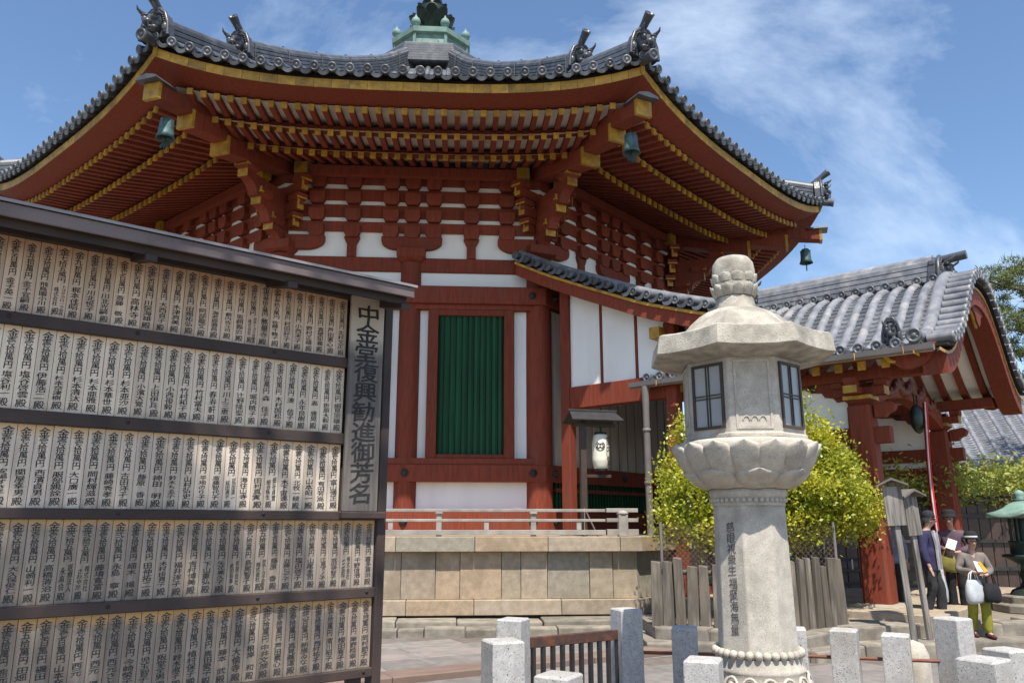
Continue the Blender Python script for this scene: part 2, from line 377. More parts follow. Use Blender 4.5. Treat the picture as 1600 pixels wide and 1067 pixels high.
for ch, ob, cu in tmp:
    bpy.data.objects.remove(ob); bpy.data.curves.remove(cu)

def put_glyph(mb, ch, x, z, w, h, y=0.0, jit=1.0, m=0, bold=1.0):
    if ch not in GLY: return
    vs, fs = GLY[ch]
    if not vs: return
    rot = rng.uniform(-0.05, 0.05) * jit; sh = rng.uniform(0.06, 0.15) * jit; ph = rng.uniform(0, 6)
    amp = 0.016 * jit
    pts = []
    for (a, b) in vs:
        a2 = a + amp * sin(9 * b + ph) + amp * 0.5 * sin(17 * b + 2 * ph)
        b2 = b + sh * a + amp * sin(8 * a + ph * 1.7)
        a3 = a2 * cos(rot) - b2 * sin(rot); b3 = a2 * sin(rot) + b2 * cos(rot)
        pts.append((x + a3 * w, y, z + b3 * h))
    for q, (dx, dz) in enumerate(((0.014 * bold, 0.006 * bold), (-0.014 * bold, -0.006 * bold)) + (((0.0, 0.016), (0.0, -0.016)) if bold > 1 else ())):
        mb.add([(px + dx * w, py - 0.00015 * q, pz + dz * h) for px, py, pz in pts], fs, m)

def put_column(mb, text, x, z1, z0, w, y=0.0, jit=1.0, bold=1.0):
    n = len(text); c = (z1 - z0) / n
    for i, ch in enumerate(text):
        put_glyph(mb, ch, x + rng.uniform(-1, 1) * w * 0.04 * jit, z1 - c * (i + 0.5), w, c * 1.06, y, jit, 0, bold)

# ------------------------------------------------------------------ ground
def sheet(name, poly, z, mat, thick=None, kind='structure'):
    mb = MB()
    if thick: mb.prism(poly, z - thick, z, 'xy')
    else: mb.add([(x, y, z) for x, y in poly], [tuple(range(len(poly)))])
    o = mb.build(name, mat); tag(o, kind=kind); return o
sheet('ground', [(-150, -120), (180, -120), (180, 260), (-150, 260)], -0.012, GROUND)

# paved court: slabs laid in courses that run obliquely to the hall
pv = bpy.data.objects.new('pavement', None); C.objects.link(pv); tag(pv, kind='structure')
jb = MB(); jb.add([(-8, 4.5, -0.004), (10, 4.5, -0.004), (10, 12.6, -0.004), (-8, 12.6, -0.004)], [(0, 1, 2, 3)])
tag(jb.build('pavement_bed', M_('joint_sand', (0.17, 0.14, 0.115), (0.12, 0.10, 0.085), 8, rough=0.95), pv))
PD = Vector((sin(R(62)), cos(R(62)), 0)); PN = Vector((-PD.y, PD.x, 0))
slab_meshes = []
for i in range(7):
    Lh = 0.36 + 0.06 * i
    mb = MB(); mb.box(-Lh, Lh, -0.222, 0.222, -0.03, 0.012)
    me = mb.mesh('slab', PAVE, 0.006); slab_meshes.append((Lh, me))
cnt = 0
for row in range(-2, 34):
    u = -6.0 + rng.uniform(0, 0.6)
    while u < 9.5 and cnt < 298:
        Lh, me = rng.choice(slab_meshes)
        u += Lh
        p = Vector((-3.2, 6.9, 0)) + PD * u + PN * (row * 0.452 - 2)
        u += Lh + 0.008
        vis = p.y > 6.9 and p.y < 12.2 and -2.9 < p.x < 7.4 and abs(p.x) < 0.75 * p.y
        if p.x > 1.7 and p.y > 10.2 + 0.0 * p.x: vis = False
        if vis:
            cnt += 1
            inst('paving_slab', me, pv, (p.x, p.y, rng.uniform(-0.002, 0.003)), (rng.uniform(-.003, .003), rng.uniform(-.003, .003), R(28) + rng.uniform(-.004, .004)))
# reddish kerb beam lying across the court
kb = bpy.data.objects.new('kerb', None); C.objects.link(kb); tag(kb, kind='structure')
ka = Vector((-3.6, 7.75, 0)); kd = Vector((0.866, 0.5, 0)).normalized()
for i in range(5):
    mb = MB(); mb.box(0.004, 1.296, -0.2, 0.2, -0.03, 0.085)
    inst('kerb_stone', mb.mesh('kerb_stone', KERB, 0.01), kb, ka + kd * 1.3 * i, (0, 0, math.atan2(kd.y, kd.x)))

# ------------------------------------------------------------------ octagonal hall
TH = R(3.85); T8 = math.tan(PI / 8); CC = (-2.65, 23.2, 0.0)
hall = thing('temple_hall', 'large octagonal vermilion temple hall with tiered rafters and grey tiled roof', 'temple', CC, TH)
def rotk(k, l, a, z):
    """point at lateral l, distance a from the axis, on face k (0 = front)"""
    t = R(45 * k); return Vector((l * cos(t) + a * sin(t), l * sin(t) - a * cos(t), z))
def F(k): return (0, 0, R(45 * k))
def mitre(mb, a0, a1, z0, z1, m=0, ext=0.0):
    p = [(-a0 * T8 - ext, -a0), (-a1 * T8 - ext, -a1), (a1 * T8 + ext, -a1), (a0 * T8 + ext, -a0)]
    mb.hexa([(x, y, z0) for x, y in p] + [(x, y, z1) for x, y in p], m)
ALL = range(-3, 5); VIS = (-1, 0, 1, 2)
def faces(name, mb, mats, ks, bevel=0.0):
    me = mb.mesh(name, mats, bevel)
    return [inst(name, me, hall, (0, 0, 0), F(k)) for k in ks]

w = MB(); mitre(w, 6.5, 6.78, 1.4, 7.87); mitre(w, 6.5, 6.661, 7.871, 9.35); faces('plaster_wall', w, WHITE, ALL)
for nm, a1, z0, z1 in (('sill_beam', 7.0, 1.47, 1.90), ('lower_tie_beam', 6.99, 2.49, 2.84), ('head_tie_beam', 7.04, 6.24, 6.62), ('upper_tie_beam', 6.84, 6.98, 7.30)):
    b_ = MB(); mitre(b_, 6.667, a1, z0, z1); faces(nm, b_, RED, ALL, 0.012)
b_ = MB(); mitre(b_, 6.667, 6.96, 2.84, 2.97); mitre(b_, 6.667, 6.95, 6.13, 6.24); faces('window_rail', b_, RED, (-1, 0, 2), 0.008)

# columns: eight at the corners, one in the middle of each face
mb = MB(); mb.lathe([(0.285, 1.40), (0.285, 5.0), (0.27, 7.32)], 20); col_me = mb.mesh('column', RED)
for k in ALL:
    inst('column', col_me, hall, rotk(k, 6.70 * T8, 6.70, 0))
mb = MB(); mb.lathe([(0.235, 1.40), (0.235, 5.0), (0.225, 7.18)], 18); colm_me = mb.mesh('column', RED)
for k in (-1, 0, 2): inst('column', colm_me, hall, rotk(k, 0, 6.75, 0))
# nail covers
mb = MB(); mb.lathe([(0.085, 0.0), (0.085, 0.02), (0.06, 0.045), (0.045, 0.05), (0.03, 0.075), (0.0005, 0.08)], 6, m=0, smooth=False)
nail = mb.mesh('nail_cover', IRON)
for k in (-1, 0, 1):
    for l in (-2.62, 0.0, 2.62):
        for z, a in ((2.665, 6.99), (6.43, 7.04), (1.69, 7.0)):
            if z > 6 and l == 0: continue
            o = inst('nail_cover', nail, hall, rotk(k, l, a, z), (PI / 2, 0, R(45 * k)))
# windows
def fr_bar(mb, x0, x1, z0, z1, a1): mb.box(x0, x1, -a1, -6.667, z0, z1)
mb = MB()
fr_bar(mb, -0.92, -0.70, 2.97, 6.13, 6.94); fr_bar(mb, 0.70, 0.92, 2.97, 6.13, 6.94)
fr_bar(mb, -0.70, 0.70, 2.97, 3.05, 6.93); fr_bar(mb, -0.70, 0.70, 6.0, 6.13, 6.93)
win_me = mb.mesh('window_frame', RED, 0.008)
mb = MB(); s_ = 0.058
mb.prism([(-s_, 0.0), (-s_, 0.03), (0, 0.075), (s_, 0.03), (s_, 0.0)], 3.05, 6.0, 'xy'); slat_me = mb.mesh('green_slat', GREEN)
for v in slat_me.vertices: v.co.y *= -1
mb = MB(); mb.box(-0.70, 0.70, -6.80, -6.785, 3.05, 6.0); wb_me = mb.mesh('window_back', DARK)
for k in (-1, 0, 2):
    for sx in (-1, 1):
        c = 1.32 * sx
        fr = inst('window_frame', win_me, hall, rotk(k, c, 0, 0), F(k))
        inst('window_back', wb_me, hall, rotk(k, c, 0, 0), F(k))
        for i in range(11):
            inst('green_slat', slat_me, hall, rotk(k, c - 0.636 + 0.1273 * i, 6.805, 0), F(k))

# bracket rows above the columns
RZ = [7.74, 8.11, 8.50, 8.87]
BZ = [(7.87, 8.10), (8.205, 8.49), (8.595, 8.86), (8.975, 9.30)]
w = MB(); mitre(w, 6.662, 6.80, 7.872, 9.2); faces('plaster_band', w, WHITE, (-2, -1, 0, 1, 2))
for i, (z0, z1) in enumerate(BZ):
    b_ = MB(); mitre(b_, 6.805, 6.86, z0, z1); faces('bracket_beam', b_, RED, (-2, -1, 0, 1, 2), 0.008)
def block(mb, wd, h, y0=-0.12, m=0):
    t = wd * 0.34; hw = wd / 2; hb = h * 0.38
    for q in (0,):
        lo = [(-t, -0.09, 0), (t, -0.09, 0), (t, 0.09, 0), (-t, 0.09, 0)]
        mi = [(-hw, y0, hb), (hw, y0, hb), (hw, 0.09, hb), (-hw, 0.09, hb)]
        hi = [(-hw, y0, h), (hw, y0, h), (hw, 0.09, h), (-hw, 0.09, h)]
        mb.loft([lo, mi, hi], True, True, m)
mb = MB(); block(mb, 0.345, 0.27, -0.10); blk = mb.mesh('bearing_block', RED, 0.006)
mb = MB(); block(mb, 0.62, 0.30, -0.22); cap_me = mb.mesh('capital_block', RED, 0.01)
ls = [0.0, -0.47, 0.47, -1.30, 1.30, -2.08, 2.08]
for k in (-1, 0, 1):
    for i, z in enumerate(RZ):
        for l in ls:
            inst('bearing_block', blk, hall, rotk(k, l, 6.86 + 0.012 * i, z - 0.01), F(k))
def arm_poly(x0, x1, zt, zb, rr, left=True, right=True):
    p = []
    if left: p += [(x0, zt)] + [(x0 + rr * (1 - cos(t * PI / 12)), zb + (zt - zb - 0.1) * (1 - sin(t * PI / 12))) for t in range(0, 7)]
    else: p += [(x0, zt), (x0, zb)]
    if right: p += [(x1 - rr * (1 - cos(t * PI / 12)), zb + (zt - zb - 0.1) * (1 - sin(t * PI / 12))) for t in range(6, -1, -1)] + [(x1, zt)]
    else: p += [(x1, zb), (x1, zt)]
    return p
mb = MB(); mb.prism(arm_poly(-0.66, 0.66, 7.76, 7.47, 0.36), -6.92, -6.667, 'xz'); arm_c = mb.mesh('bracket_arm', RED, 0.006)
mb = MB(); mb.prism(arm_poly(1.88, 2.72, 7.76, 7.44, 0.40, True, False), -6.92, -6.667, 'xz'); arm_r = mb.mesh('bracket_arm', RED, 0.006)
mb = MB(); mb.prism(arm_poly(-2.72, -1.88, 7.76, 7.44, 0.40, False, True), -6.92, -6.667, 'xz'); arm_l = mb.mesh('bracket_arm', RED, 0.006)
mb = MB(); mb.prism([(-0.10, 7.30), (-0.10, 7.58), (-0.17, 7.72), (-0.17, 7.76), (0.17, 7.76), (0.17, 7.72), (0.10, 7.58), (0.10, 7.30)], -6.86, -6.667, 'xz'); strut = mb.mesh('strut', RED, 0.004)
for k in (-1, 0, 1):
    for me in (arm_c, arm_r, arm_l): inst('bracket_arm', me, hall, (0, 0, 0), F(k))
    for l in (-1.3, 1.3): inst('strut', strut, hall, rotk(k, l, 0, 0), F(k))
    inst('capital_block', cap_me, hall, rotk(k, 0, 6.80, 7.18), F(k))

# gilt end of the purlin at each end of a face
mb = MB(); mb.box(-0.14, 0.14, -7.22, -7.0, 9.06, 9.32); pg = mb.mesh('purlin_end', [GOLD], 0.005)
mb = MB(); mitre(mb, 6.95, 7.12, 9.09, 9.30, 0, -0.42); faces('purlin', mb, RED, (-2, -1, 0, 1, 2))
for k in (-1, 0, 1):
    for l in (-2.42, 2.42): inst('purlin_end', pg, hall, rotk(k, l, 0, 0), F(k))

# corner brackets stepping out along the diagonals (local x = outwards along the diagonal)
def corner_frame(j):
    t = R(22.5 + 45 * j); return R(22.5 + 45 * j) - PI / 2
TIPS = [(7.86, 7.78), (8.32, 8.17), (8.80, 8.58)]
mb = MB(); block(mb, 0.66, 0.30, -0.33); cap2 = mb.mesh('capital_block', RED, 0.01)
arm_mes = []; cap_mes = []; blk_mes = []; side_mes = []
for (r1, zc) in TIPS:
    mb = MB(); n_ = 6; r0 = 6.9
    prof = [(r0, zc + 0.10), (r1, zc + 0.10), (r1, zc - 0.06)] + [(r1 - 0.34 * sin(t * PI / 2 / n_), zc - 0.06 - 0.26 * (1 - cos(t * PI / 2 / n_))) for t in range(1, n_ + 1)] + [(r0, zc - 0.32)]
    mb.prism(prof, -0.115, 0.115, 'xz'); arm_mes.append(mb.mesh('corner_arm', RED, 0.006))
    mb = MB(); mb.box(r1 - 0.004, r1 + 0.012, -0.118, 0.118, zc - 0.062, zc + 0.102); cap_mes.append(mb.mesh('gilt_cap', GOLD))
    mb = MB()
    z0 = zc + 0.10; q = 0.175; rb = r1 + 0.01
    lo = [(rb - 0.28, -0.11, z0), (rb, -0.11, z0), (rb, 0.11, z0), (rb - 0.28, 0.11, z0)]
    mi = [(rb - 0.34, -q, z0 + 0.07), (rb + 0.05, -q, z0 + 0.07), (rb + 0.05, q, z0 + 0.07), (rb - 0.34, q, z0 + 0.07)]
    hi = [(x, y, z0 + 0.20) for x, y, _ in mi]
    mb.loft([lo, mi, hi], True, True, 0)
    mb.box(rb + 0.051, rb + 0.057, -q, q, z0 + 0.07, z0 + 0.105, 1)
    mb.box(rb + 0.051, rb + 0.057, q - 0.05, q, z0 + 0.105, z0 + 0.2, 1); mb.box(rb + 0.051, rb + 0.057, -q, -q + 0.05, z0 + 0.105, z0 + 0.2, 1)
    mb.box(rb - 0.02, rb + 0.05, q + 0.001, q + 0.006, z0 + 0.07, z0 + 0.105, 1); mb.box(rb - 0.02, rb + 0.05, -q - 0.006, -q - 0.001, z0 + 0.07, z0 + 0.105, 1)
    blk_mes.append(mb.mesh('corner_block', [RED, GOLD]))
HB = [(6.7, 9.50, 9.54, 8.83, 0.20, 0.36), (8.3, 9.30, 10.5, 8.90, 0.17, 0.34), (9.6, 9.27, 11.35, 9.00, 0.16, 0.30)]
hb_mes = []
for (r0, z0, r1, z1, hw, hh) in HB:
    mb = MB()
    mb.hexa([(r0, -hw, z0 - hh / 2), (r1, -hw, z1 - hh / 2), (r1, hw, z1 - hh / 2), (r0, hw, z0 - hh / 2), (r0, -hw, z0 + hh / 2), (r1, -hw, z1 + hh / 2), (r1, hw, z1 + hh / 2), (r0, hw, z0 + hh / 2)])
    c = MB(); c.box(r1 - 0.05, r1 + 0.02, -hw - 0.006, hw + 0.006, z1 - hh / 2 - 0.006, z1 + hh / 2 + 0.004)
    hb_mes.append((mb.mesh('hip_beam', RED, 0.01), c.mesh('gilt_cap', GOLD)))
mb = MB()
pr = [(11.0, 9.155), (11.52, 9.145)]
mb.loft([[(x, -0.23, z), (x, -0.20, z + 0.05), (x, 0, z + 0.10), (x, 0.20, z + 0.05), (x, 0.23, z), (x, 0, z - 0.004)] for x, z in pr])
hbt = mb.mesh('beam_cap_tile', ONI)
# arms of the wall rows running past the corner, with gilt ends
for i, (z0, z1) in enumerate(BZ[:3]):
    mb = MB()
    for sg, kk in ((1, 0), (-1, 1)):
        t = R(22.5) * sg
        # direction of the neighbouring wall continued past the corner
        M = Matrix.Translation((7.28 + 0.03 * i, 0, 0)) @ Matrix.Rotation(R(67.5) * sg, 4, 'Z')
        ln = 0.42 + 0.16 * i
        mb.box(-0.1, ln, -0.075, 0.075, z0 + 0.03, z1 - 0.03, 0, M)
        mb.box(ln + 0.001, ln + 0.014, -0.078, 0.078, z0 + 0.03, z0 + 0.13, 1, M)
        mb.box(ln + 0.001, ln + 0.013, -0.078, -0.03, z0 + 0.13, z1 - 0.03, 1, M)
        mb.box(ln - 0.28, ln + 0.06, -0.13, 0.13, z1 - 0.029, z1 + 0.10, 0, M)
        mb.box(ln + 0.0605, ln + 0.068, -0.13, 0.13, z1 - 0.029, z1 + 0.01, 1, M)
    side_mes.append(mb.mesh('side_arm', [RED, GOLD]))
for j in (-2, -1, 0, 1, 2):
    rz = corner_frame(j)
    inst('capital_block', cap2, hall, Vector((7.25 * sin(R(22.5 + 45 * j)), -7.25 * cos(R(22.5 + 45 * j)), 7.30)), (0, 0, R(22.5 + 45 * j)))
    for a, c, b2, s2 in zip(arm_mes, cap_mes, blk_mes, side_mes):
        o = inst('corner_arm', a, hall, (0, 0, 0), (0, 0, rz)); inst('gilt_cap', c, o)
        inst('corner_block', b2, hall, (0, 0, 0), (0, 0, rz)); inst('side_arm', s2, hall, (0, 0, 0), (0, 0, rz))
    for hbm, hc in hb_mes:
        o = inst('hip_beam', hbm, hall, (0, 0, 0), (0, 0, rz)); inst('gilt_cap', hc, o)
    inst('beam_cap_tile', hbt, hall, (0, 0, 0), (0, 0, rz))

# three tiers of rafters; every tier rises towards the corners
def lift(s, amt): return amt * abs(s) ** 3.2
TIERS = [('base_rafter', 8.40, 8.93, 0.36, 6.80, 0.105, 0.135, 3.30, 14, 0.15),
         ('middle_rafter', 9.30, 8.93, 0.20, 8.00, 0.10, 0.12, 3.74, 16, 0.22),
         ('flying_rafter', 10.0, 9.05, 0.13, 8.95, 0.095, 0.115, 4.00, 17, 0.28)]
for (nm, ae, ze, sl, a_in, wd, ht, lm, nh, lf) in TIERS:
    sp = lm / (nh - 0.5)
    for i in range(nh):
        l = sp * (i + 0.25) if False else sp * i
        if l > lm: continue
        ai = max(a_in, l / T8 + 0.20 / sin(PI / 8) * 0.42)
        if ai > ae - 0.15: continue
        dz = lift(l / lm, lf); dz_in = dz * 0.35
        zi = ze + (ae - ai) * sl
        mb = MB()
        def sec(a, zc, g=0.0): return [(-wd / 2 - g, -a, zc - ht / 2 - g), (wd / 2 + g, -a, zc - ht / 2 - g), (wd / 2 + g, -a, zc + ht / 2 + g * 0.3), (-wd / 2 - g, -a, zc + ht / 2 + g * 0.3)]
        mb.loft([sec(ae, ze + dz), sec(ai, zi + dz_in)], True, True, 0)
        me = mb.mesh(nm, RED)
        c = MB(); c.loft([sec(ae + 0.012, ze + dz - 0.012 * sl, 0.005), sec(ae - 0.035, ze + dz + 0.035 * sl, 0.005)], True, True, 0)
        cme = c.mesh('gilt_cap', GOLD)
        for k in VIS:
            for sg in ((1,) if i == 0 else (1, -1)):
                o = inst(nm, me, hall, rotk(k, l * sg, 0, 0), F(k)); inst('gilt_cap', cme, o)
    # soffit boards above, batten across the rafter tips
    mb = MB(); G = 16
    def row(a, z, amt, frac=1.0):
        out_ = []
        for g in range(G + 1):
            s = -1 + 2 * g / G
            out_.append((s * a * T8, -a, z + lift(s, amt)))
        return out_
    zt = ze + ht / 2 + 0.003
    mb.loft([row(ae - 0.02, zt + 0.02 * sl, lf), row((ae + a_in) / 2, zt + (ae - a_in) / 2 * sl, lf * 0.5), row(a_in, zt + (ae - a_in) * sl, lf * 0.25)], False, False, 0)
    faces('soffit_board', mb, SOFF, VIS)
    mb = MB()
    if nm != 'flying_rafter':
        for_sec = []
        for g in range(G + 1):
            s = -1 + 2 * g / G; dz = lift(s, lf)
            q = [(ae - 0.24, zt + 0.006), (ae - 0.10, zt + 0.006), (ae - 0.10, zt + 0.13), (ae - 0.24, zt + 0.13)]
            for_sec.append([(s * a * T8, -a, z + dz) for a, z in q])
        mb.loft(for_sec, True, True, 0); faces('eave_batten', mb, RED, VIS)
# fascia, gilt plates, dark board, tiles along the eaves
LE = 4.40; EL = 0.50
def erow(q, amt=EL):
    secs = []
    for g in range(25):
        s = -1 + 2 * g / 24; dz = lift(s, amt)
        secs.append([(s * a * T8, -a, z + dz * f) for a, z, f in q])
    return secs
mb = MB(); mb.loft(erow([(9.86, 9.13, 0.62), (10.49, 9.165, 1), (10.49, 9.34, 1), (9.86, 9.34, 0.9)]), True, True, 0); faces('eave_fascia', mb, RED, ALL)
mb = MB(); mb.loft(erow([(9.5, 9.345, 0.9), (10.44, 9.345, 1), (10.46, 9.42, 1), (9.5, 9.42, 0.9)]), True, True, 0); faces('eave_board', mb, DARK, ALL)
NP = 28
for g in range(NP):
    l0 = -LE + 2 * LE * g / NP + 0.003; l1 = -LE + 2 * LE * (g + 1) / NP - 0.003
    mb = MB()
    p = []
    for z in (9.168, 9.335):
        for (l, a) in ((l0, 10.492), (l1, 10.492), (l1, 10.507), (l0, 10.507)):
            p.append((l, -a, z + lift(l / (10.5 * T8), EL)))
    mb.hexa([p[3], p[2], p[1], p[0], p[7], p[6], p[5], p[4]])
    me = mb.mesh('gilt_plate', GOLD)
    for k in VIS: inst('gilt_plate', me, hall, (0, 0, 0), F(k))
def disc_tile(ln=0.34, r=0.083):
    """round eave tile, axis along -Y, ornamented disc at y = 0"""
    mb = MB(); n = 14
    prof = [(0.0005, 0.012), (r * 0.30, 0.012), (r * 0.36, 0.002), (r * 0.66, 0.004), (r * 0.74, 0.018), (r, 0.018), (r * 1.02, -0.02), (r * 0.93, -0.03), (r * 0.93, -ln)]
    M = Matrix.Rotation(PI / 2, 4, 'X')
    mb.lathe(prof, n, m=0, smooth=True, M=M); return mb
dt = disc_tile(); dt_me = dt.mesh('round_eave_tile', TILE)
def pan_tile(hw=0.10, ln=0.30, dep=0.055, th=0.028):
    mb = MB(); secs = []
    for y in (0.0, ln):
        top = [(hw * t / 4, y, -dep * (1 - (t / 4) ** 2)) for t in range(-4, 5)]
        bot = [(hw * t / 4, y, -dep * (1 - (t / 4) ** 2) - th) for t in range(4, -5, -1)]
        secs.append(top + bot)
    mb.loft(secs, True, True, 0)
    lip = [(hw * 1.06 * t / 4, -0.004, -dep * (1.0 - (t / 4) ** 2) + 0.004) for t in range(-4, 5)]
    lip2 = [(hw * 1.06 * t / 4, -0.004, -dep * (1.35 - (t / 4) ** 2) - 0.05) for t in range(4, -5, -1)]
    mb.loft([lip + lip2, [(x, y - 0.02, z) for x, y, z in lip + lip2]], True, True, 0)
    return mb
pan_me = pan_tile().mesh('pan_eave_tile', TILE)
NT = 29; sp_t = 2 * LE / (NT - 0.6)
def tile_l(i): return (i - (NT - 1) / 2) * sp_t
for k in VIS:
    for i in range(NT):
        l = tile_l(i); s = l / (10.6 * T8); dz = lift(s, EL)
        if abs(l) > LE - 0.03: continue
        inst('round_eave_tile', dt_me, hall, rotk(k, l, 10.66, 9.485 + dz), (R(20 - 8 * abs(s)), 0, R(45 * k)))
        if i < NT - 1:
            lm_ = l + sp_t / 2; s2 = lm_ / (10.6 * T8); dz2 = lift(s2, EL)
            inst('pan_eave_tile', pan_me, hall, rotk(k, lm_, 10.62, 9.475 + dz2), (R(18), math.atan(-(lift(s2 + 0.03, EL) - lift(s2 - 0.03, EL)) / (0.06 * 4.4)), R(45 * k)))
# roof surface and its cover-tile ribs
ZT = [(1.2, 15.55), (3.0, 13.98), (4.8, 12.72), (6.97, 11.34), (8.6, 10.38), (10.62, 9.44)]
def zroof(a):
    for (a0, z0), (a1, z1) in zip(ZT, ZT[1:]):
        if a <= a1: return z0 + (z1 - z0) * (a - a0) / (a1 - a0)
    return ZT[-1][1]
def zrs(a, s): return zroof(a) + lift(s, EL) * (max(0, a - 3) / 7.6) ** 2
AS = [1.2, 2, 3, 4, 5, 6, 7, 8, 9, 9.8, 10.6]
mb = MB()
mb.loft([[(-a * T8 + 2 * a * T8 * g / 12, -a, zrs(a, -1 + 2 * g / 12)) for g in range(13)] for a in AS], False, False, 0)
faces('roof_deck', mb, TILE, ALL)
mb = MB()
for i in range(NT):
    l = tile_l(i); a0 = max(1.3, abs(l) / T8 + 0.3)
    if a0 > 10.2: continue
    path = [a0 + (10.5 - a0) * t / 9 for t in range(10)]
    secs = []
    for a in path:
        z = zrs(a, l / (a * T8))
        secs.append([(l + 0.078 * cos(PI * t / 5), -a, z + 0.02 + 0.085 * sin(PI * t / 5)) for t in range(6)])
    mb.loft(secs, False, False, 0, True)
for o in faces('cover_tile_rows', mb, TILE, ALL): tag(o, kind='stuff')

# ridges down the eight hips
def ridge_prof(h, wd):
    n = max(3, int(h / 0.085)); left = []
    for i in range(n):
        z0 = h * i / n; z1 = h * (i + 1) / n; x = wd / 2 * (1.0 - 0.12 * i / n)
        left += [(x - 0.03, z0), (x - 0.03, z0 + 0.022), (x, z0 + 0.022), (x, z1)]
    cap = [(wd * 0.36 * cos(t * PI / 6), h + 0.02 + wd * 0.33 * sin(t * PI / 6)) for t in range(0, 7)]
    right = [(-x, z) for x, z in reversed(left)]
    return left + cap + right
def zhip(r):
    return zrs(r * cos(PI / 8), 1.0)
def ridge(r0, r1, h, wd, nseg):
    mb = MB(); pf = ridge_prof(h, wd); secs = []
    for i in range(nseg + 1):
        r = r0 + (r1 - r0) * i / nseg
        secs.append([(r, x, zhip(r) - 0.06 + z) for x, z in pf])
    mb.loft(secs, True, True, 0); return mb
rid1 = ridge(1.25, 9.15, 0.62, 0.38, 22).mesh('hip_ridge', TILE)
rid2 = ridge(9.0, 11.35, 0.40, 0.34, 8).mesh('hip_ridge', TILE)
mb = MB()
for r in (2.6, 3.9, 5.2, 6.5, 7.8, 8.95):
    mb.tube([(r, -0.21, zhip(r)), (r, -0.19, zhip(r) + 0.56), (r, 0, zhip(r) + 0.74), (r, 0.19, zhip(r) + 0.56), (r, 0.21, zhip(r))], 0.012, 4)
rwire = mb.mesh('ridge_wire', IRON)
def demon_tile():
    """ridge-end tile with a horned face, looking along +X, base at z = 0"""
    mb = MB()
    shield = [(-0.36, -0.02), (-0.33, 0.28), (-0.24, 0.52), (-0.10, 0.64), (0.10, 0.64), (0.24, 0.52), (0.33, 0.28), (0.36, -0.02)]
    mb.prism(shield, -0.12, 0.06, 'yz', 0)
    mb.tube([(0.08, y, z) for y, z in shield], 0.045, 6, 0)
    for y, z in [(a + (b - a) * t / 4, c + (d - c) * t / 4) for (a, c), (b, d) in zip(shield, shield[1:]) for t in range(4)]: mb.ball((0.12, y * 0.86, z * 0.9), 0.022, 0, 4)
    mb.ball((0.12, 0, 0.28), 0.24, 0, 7, (0.75, 0.85, 1.0))
    mb.ball((0.30, 0, 0.22), 0.10, 0, 6, (0.9, 1.1, 0.8))
    for s in (-1, 1):
        mb.ball((0.24, 0.12 * s, 0.34), 0.075, 0, 6)
        mb.ball((0.24, 0.13 * s, 0.43), 0.085, 0, 6, (0.8, 1.2, 0.5))
        mb.ball((0.24, 0.12 * s, 0.10), 0.08, 0, 6, (0.8, 1.1, 0.7))
        mb.tube([(0.20, 0.14 * s, 0.46), (0.29, 0.19 * s, 0.48), (0.37, 0.21 * s, 0.52), (0.41, 0.20 * s, 0.58)], [0.055, 0.042, 0.028, 0.008], 6)
        mb.tube([(0.28, 0.07 * s, 0.12), (0.34, 0.08 * s, 0.06), (0.35, 0.08 * s, 0.18)], [0.03, 0.022, 0.005], 5)
        mb.ball((0.08, 0.28 * s, 0.16), 0.10, 0, 5, (0.8, 0.8, 1.3))
    mb.ball((0.22, 0, 0.06), 0.11, 0, 6, (0.8, 1.5, 0.5))
    return mb
dem = demon_tile().mesh('demon_tile', ONI)
def bird_tile(ln=0.50, r=0.082):
    mb = MB()
    M = Matrix.Rotation(R(54), 4, 'Y')
    mb.lathe([(r * 0.9, 0), (r * 0.95, ln * 0.6), (r * 1.15, ln * 0.93), (r * 1.22, ln), (r * 0.9, ln), (r * 0.82, ln - 0.03), (r * 0.4, ln - 0.03), (r * 0.3, ln - 0.01), (0.001, ln - 0.01)], 14, M=M)
    return mb
bird = bird_tile().mesh('ridge_finial_tile', ONI)
cor = disc_tile(0.4, 0.105).mesh('corner_tile', TILE)
for j in ALL:
    rz = corner_frame(j)
    inst('hip_ridge', rid1, hall, (0, 0, 0), (0, 0, rz)); inst('hip_ridge', rid2, hall, (0, 0, 0), (0, 0, rz))
    inst('ridge_wire', rwire, hall, (0, 0, 0), (0, 0, rz))
    d = Vector((cos(rz), sin(rz), 0))
    for rr, sc, zz in ((9.22, 0.84, zhip(9.2) + 0.26), (11.38, 0.84, zhip(11.38) + 0.02)):
        inst('demon_tile', dem, hall, d * rr + Vector((0, 0, zz)), (0, 0, rz), (sc, sc, sc))
        inst('ridge_finial_tile', bird, hall, d * (rr - 0.12) + Vector((0, 0, zz + 0.56 * sc)), (0, 0, rz))
    inst('corner_tile', cor, hall, d * 11.72 + Vector((0, 0, 9.88)), (R(12), 0, rz + PI / 2))

mb = MB()
rp_ = []
for q in range(7):
    zq = 15.22 + 0.10 * q; aq = 1.95 - 0.03 * q
    rp_ += [(aq - 0.035, zq), (aq - 0.035, zq + 0.025), (aq, zq + 0.025), (aq, zq + 0.10)]
rp_ += [(1.72, 15.99), (1.62, 16.04), (1.3, 16.05)]
mb.lathe([(a / cos(PI / 8), z) for a, z in rp_], 8, (0, 0, 0), PI / 8, 0, False); mb.build('ring_ridge', TILE, hall)
